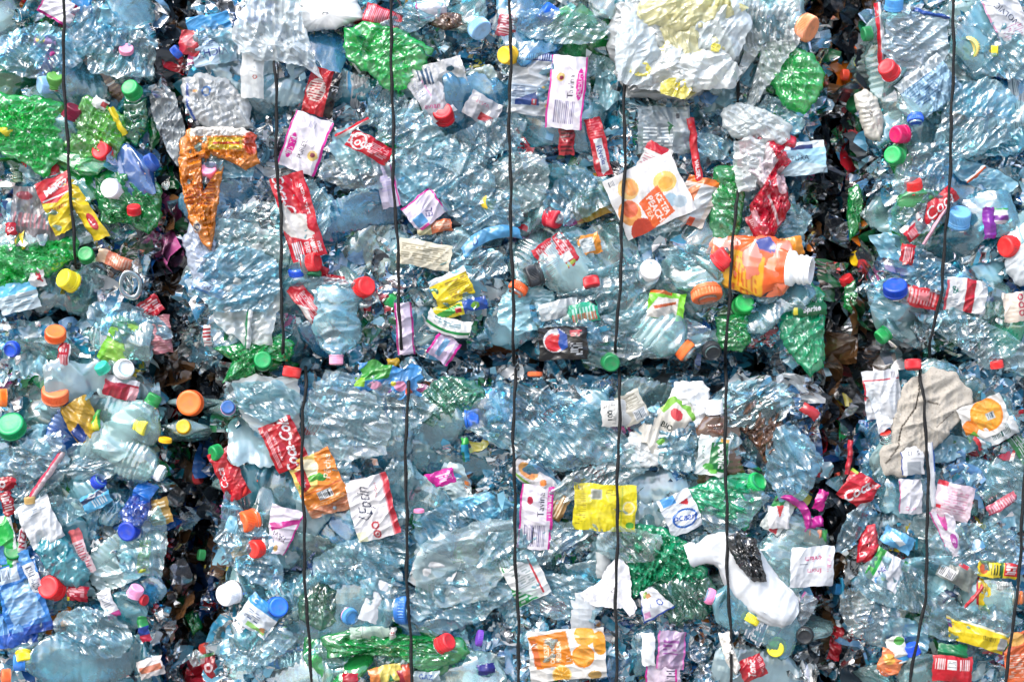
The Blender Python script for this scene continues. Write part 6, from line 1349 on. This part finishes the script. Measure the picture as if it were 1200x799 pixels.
# ------------------------------------------------------------------ baling wires
def wire(pts, label, r=.0023):
    """pts: (px, py, d) run over the face; the wire goes on round the bale"""
    Q = []
    for (x0, y0, d0), (x1, y1, d1) in zip(pts[:-1], pts[1:]):
        n = max(2, int(math.hypot(x1 - x0, y1 - y0) / 9))
        for k in range(n):
            t = k / n
            Q.append((x0 + (x1 - x0) * t, y0 + (y1 - y0) * t, d0 + (d1 - d0) * t))
    Q.append(pts[-1])
    rs = np.random.RandomState(int(pts[0][0]))
    ph = rs.rand(4) * 6
    C = []
    for i, (x, y, d) in enumerate(Q):
        w = .9 * math.sin(y * .045 + ph[0]) + .5 * math.sin(y * .13 + ph[1])
        C.append(P(x + w, y, d + .0012 * math.sin(y * .07 + ph[2])))
    C = [Vector(c) for c in C]
    V = []; F = []; m = 8
    for i, c in enumerate(C):
        t = (C[min(i + 1, len(C) - 1)] - C[max(i - 1, 0)]).normalized()
        a = t.cross(Vector((0, 1, .01))).normalized(); b = t.cross(a)
        for j in range(m):
            g = 2 * math.pi * j / m + i * .55
            rr = r * (1 + .16 * math.cos(2 * g))          # twisted, slightly oval
            V.append(c + a * math.cos(g - i * .55) * rr + b * math.sin(g - i * .55) * rr)
    for i in range(len(C) - 1):
        for j in range(m):
            F.append((i * m + j, i * m + (j + 1) % m, (i + 1) * m + (j + 1) % m, (i + 1) * m + j))
    o = link('baling_wire', new_mesh('baling_wire', [tuple(v) for v in V], F, M_WIRE))
    tag(o, label, 'wire', 'black baling wires')
D = .070
def up(xt, xb, kinks=(), bot=424, lab='', xtop=None, hide=None):
    p = [(xtop if xtop is not None else xt, -412, -.5), (xt, -410, .02), (xt, -380, D)]
    if hide:
        p += [(xt, -60, D), (xt, -30, .03), (xt, hide - 8, .03), (xt, hide + 10, D)]
    else: p += [(xt, -10, D)]
    p += [(k[0], k[1], D) for k in kinks]
    p += [(xb, bot - 22, D - .004), (xb + 1, bot - 4, .03), (xb + 2, bot + 2, -.05), (xb + 2, bot + 2, -.5)]
    wire(p, lab)
def low(xt, xb, kinks=(), top=431, lab=''):
    p = [(xt, top - 2, -.5), (xt, top - 2, -.04), (xt, top + 4, .03), (xt + 0, top + 18, D - .004)] + [(k[0], k[1], D) for k in kinks] + [(xb, 810, D), (xb, 1250, D), (xb, 1274, .02), (xb, 1274, -.5)]
    wire(p, lab)
up(322, 331, [(323, 90), (324, 180), (329, 260)], 430, 'first black wire of the upper middle bale, passing behind the misty film sheet', hide=68)
up(457, 470, [(459, 60), (461, 200), (466, 300)], 424, 'thick black wire over the bright green star-based bottle')
up(598, 602, [(598, 60), (597, 180), (600, 300)], 428, 'black wire passing just left of the see-through navy-banded wrapper')
up(732, 722, [(732, 130), (732, 180), (728, 300)], 426, 'black wire emerging under the white film bundle and crossing the ice tea wrapper', hide=96)
up(864, 850, [(862, 240), (857, 320)], 426, 'black wire crossing the orange juice bottle at the right of the upper bale', hide=222)
low(359, 366, [(354, 480), (355, 580), (357, 660), (362, 760)], 430, 'black wire crossing the orange leafy wrapper in the lower bale')
low(478, 483, [(476, 500), (476, 600), (478, 700), (482, 780)], 432, 'black wire over the long green bottle, right of the handwritten-word wrapper')
low(603, 609, [(602, 500), (603, 600), (606, 700)], 432, 'black wire touching the left edge of the lower magenta-rimmed wrapper')
low(726, 722, [(725, 520), (723, 620), (722, 720)], 428, 'black wire across the bright yellow wrapper and the torn paper')
low(850, 858, [(850, 480), (851, 600), (854, 700)], 428, 'black wire over the white jug and the brown bottle neck')
up(74, 87, [(75, 60), (76, 130), (80, 180), (84, 240)], 318, 'black wire of the upper left bale beside the maroon cap')
up(1118, 1090, [(1117, 60), (1115, 160), (1110, 260), (1103, 340)], 422, 'black wire of the upper right bale by the light blue cap')
low(1078, 1064, [(1084, 470), (1087, 560), (1087, 640), (1084, 700), (1072, 770)], 428, 'black wire lying over the beige woven bag')
low(1202, 1176, [(1201, 560), (1196, 640), (1190, 720), (1180, 780)], 428, 'black wire at the right edge of the lower right bale')
# ------------------------------------------------------------------ each generic piece is told apart by what lies next to it
LM = [('the red round cap under the green star-based bottle', 519, 132), ('the green star-based bottle', 455, 70), ('the white film bundle', 795, 55), ('the ice tea wrapper', 762, 229), ('the red and white bag', 895, 200),
      ('the orange juice bottle', 905, 318), ('the orange juice pouch', 245, 200), ('the tall torn red wrapper', 349, 254), ('the beige paper label', 497, 298), ('the upper magenta-rimmed wrapper', 664, 108),
      ('the black round-emblem wrapper', 661, 402), ('the orange leafy wrapper', 372, 562), ('the handwritten-word wrapper', 436, 595), ('the lower magenta-rimmed wrapper', 628, 606), ('the bright yellow wrapper', 709, 595), ('the wrapper marked BIO', 781, 497),
      ('the mint leaf wrapper', 836, 534), ('the white jug', 868, 672), ('the torn paper scrap', 712, 690), ('the orange-slice wrapper', 665, 767), ('the rose-lettered label', 952, 664), ('the beige woven bag', 1085, 495),
      ('the big dark-blue lid', 1049, 336), ('the purple strip', 1160, 261), ('the split yellow wrapper', 80, 246), ('the wide green lid', 13, 498), ('the big orange lid', 65, 459), ('the teal bottle', 78, 652),
      ('the big blue wrapper', 26, 702), ('the white star cap', 147, 431), ('the lone orange lid in the gap', 222, 472), ('the light blue rim wrapper', 938, 186), ('the pale blue top wrapper', 247, 46), ('the lime green wrapper', 781, 358),
      ('the magenta triangle', 518, 560), ('the long green lying bottle', 450, 750), ('the red barcode wrapper', 1117, 784), ('the yellow silver-cornered wrapper', 1146, 745), ('the straw yellow lid', 1133, 57), ('the magenta cap', 1052, 158),
      ('the 100 % label', 722, 484), ('the emerald rim bottle', 940, 385), ('the peach lid', 948, 34), ('the pale blue lid', 563, 35), ('the green bottle at the left edge', 30, 160), ('the yellow cap of the left bale', 77, 327),
      ('the red script wrapper', 1007, 574), ('the big orange slice print', 1155, 490), ('the white-capped milk bottle', 265, 697), ('the blank translucent tag', 440, 705), ('the yellow logo cap', 909, 759)]
def direction(dx, dy):
    a = math.degrees(math.atan2(-dy, dx)) % 360
    return ['just right of', 'up and right of', 'above', 'up and left of', 'just left of', 'down and left of', 'below', 'down and right of'][int((a + 22.5) // 45) % 8]
used_labels = set(o.get('label') for o in bpy.data.objects if o.get('label'))
def shorten(s):
    return ' '.join(s.split()[:16])
def auto_label(o, x, y, desc, skip=None):
    near = sorted(LM, key=lambda m: math.hypot(m[1] - x, m[2] - y))
    near = [m for m in near if math.hypot(m[1] - x, m[2] - y) > 8]
    cands = []
    for m in near[:4]:
        cands.append(f'{desc} {direction(x - m[1], y - m[2])} {m[0]}')
    for i in range(4):
        for j in range(5):
            if i != j:
                cands.append(f'{desc} {direction(x - near[i][1], y - near[i][2])} {near[i][0]}, toward {near[j][0]}')
    edge = 'beyond the right edge' if x > 1200 else 'beyond the left edge' if x < 0 else 'beyond the top edge' if y < 0 else 'beyond the bottom edge' if y > 799 else None
    for c in cands:
        if len(c.split()) <= 16 and c not in used_labels:
            used_labels.add(c); o['label'] = c; return
    for q in ('smaller', 'wider', 'flatter', 'duller', 'shinier', 'upper', 'lower', 'narrower'):
        for c in cands:
            c = q + ' ' + c
            if len(c.split()) <= 16 and c not in used_labels:
                used_labels.add(c); o['label'] = c; return
    o['label'] = cands[0]
for o, x, y, cn, body in cap_things:
    auto_label(o, x, y, (f'{body} bottle with {cn} cap' if body else f'loose {cn} cap'))
for o, x, y, tn, capd, ang in fill_list:
    a = ang % 180
    lie = 'lying level' if a < 22 or a > 158 else 'standing upright' if 68 < a < 112 else 'slanting'
    auto_label(o, x, y, f'crushed {tn} bottle {lie}' + (' with cap' if capd else ''))
for o, x, y in film_list:
    auto_label(o, x, y, 'clear wrinkled film')
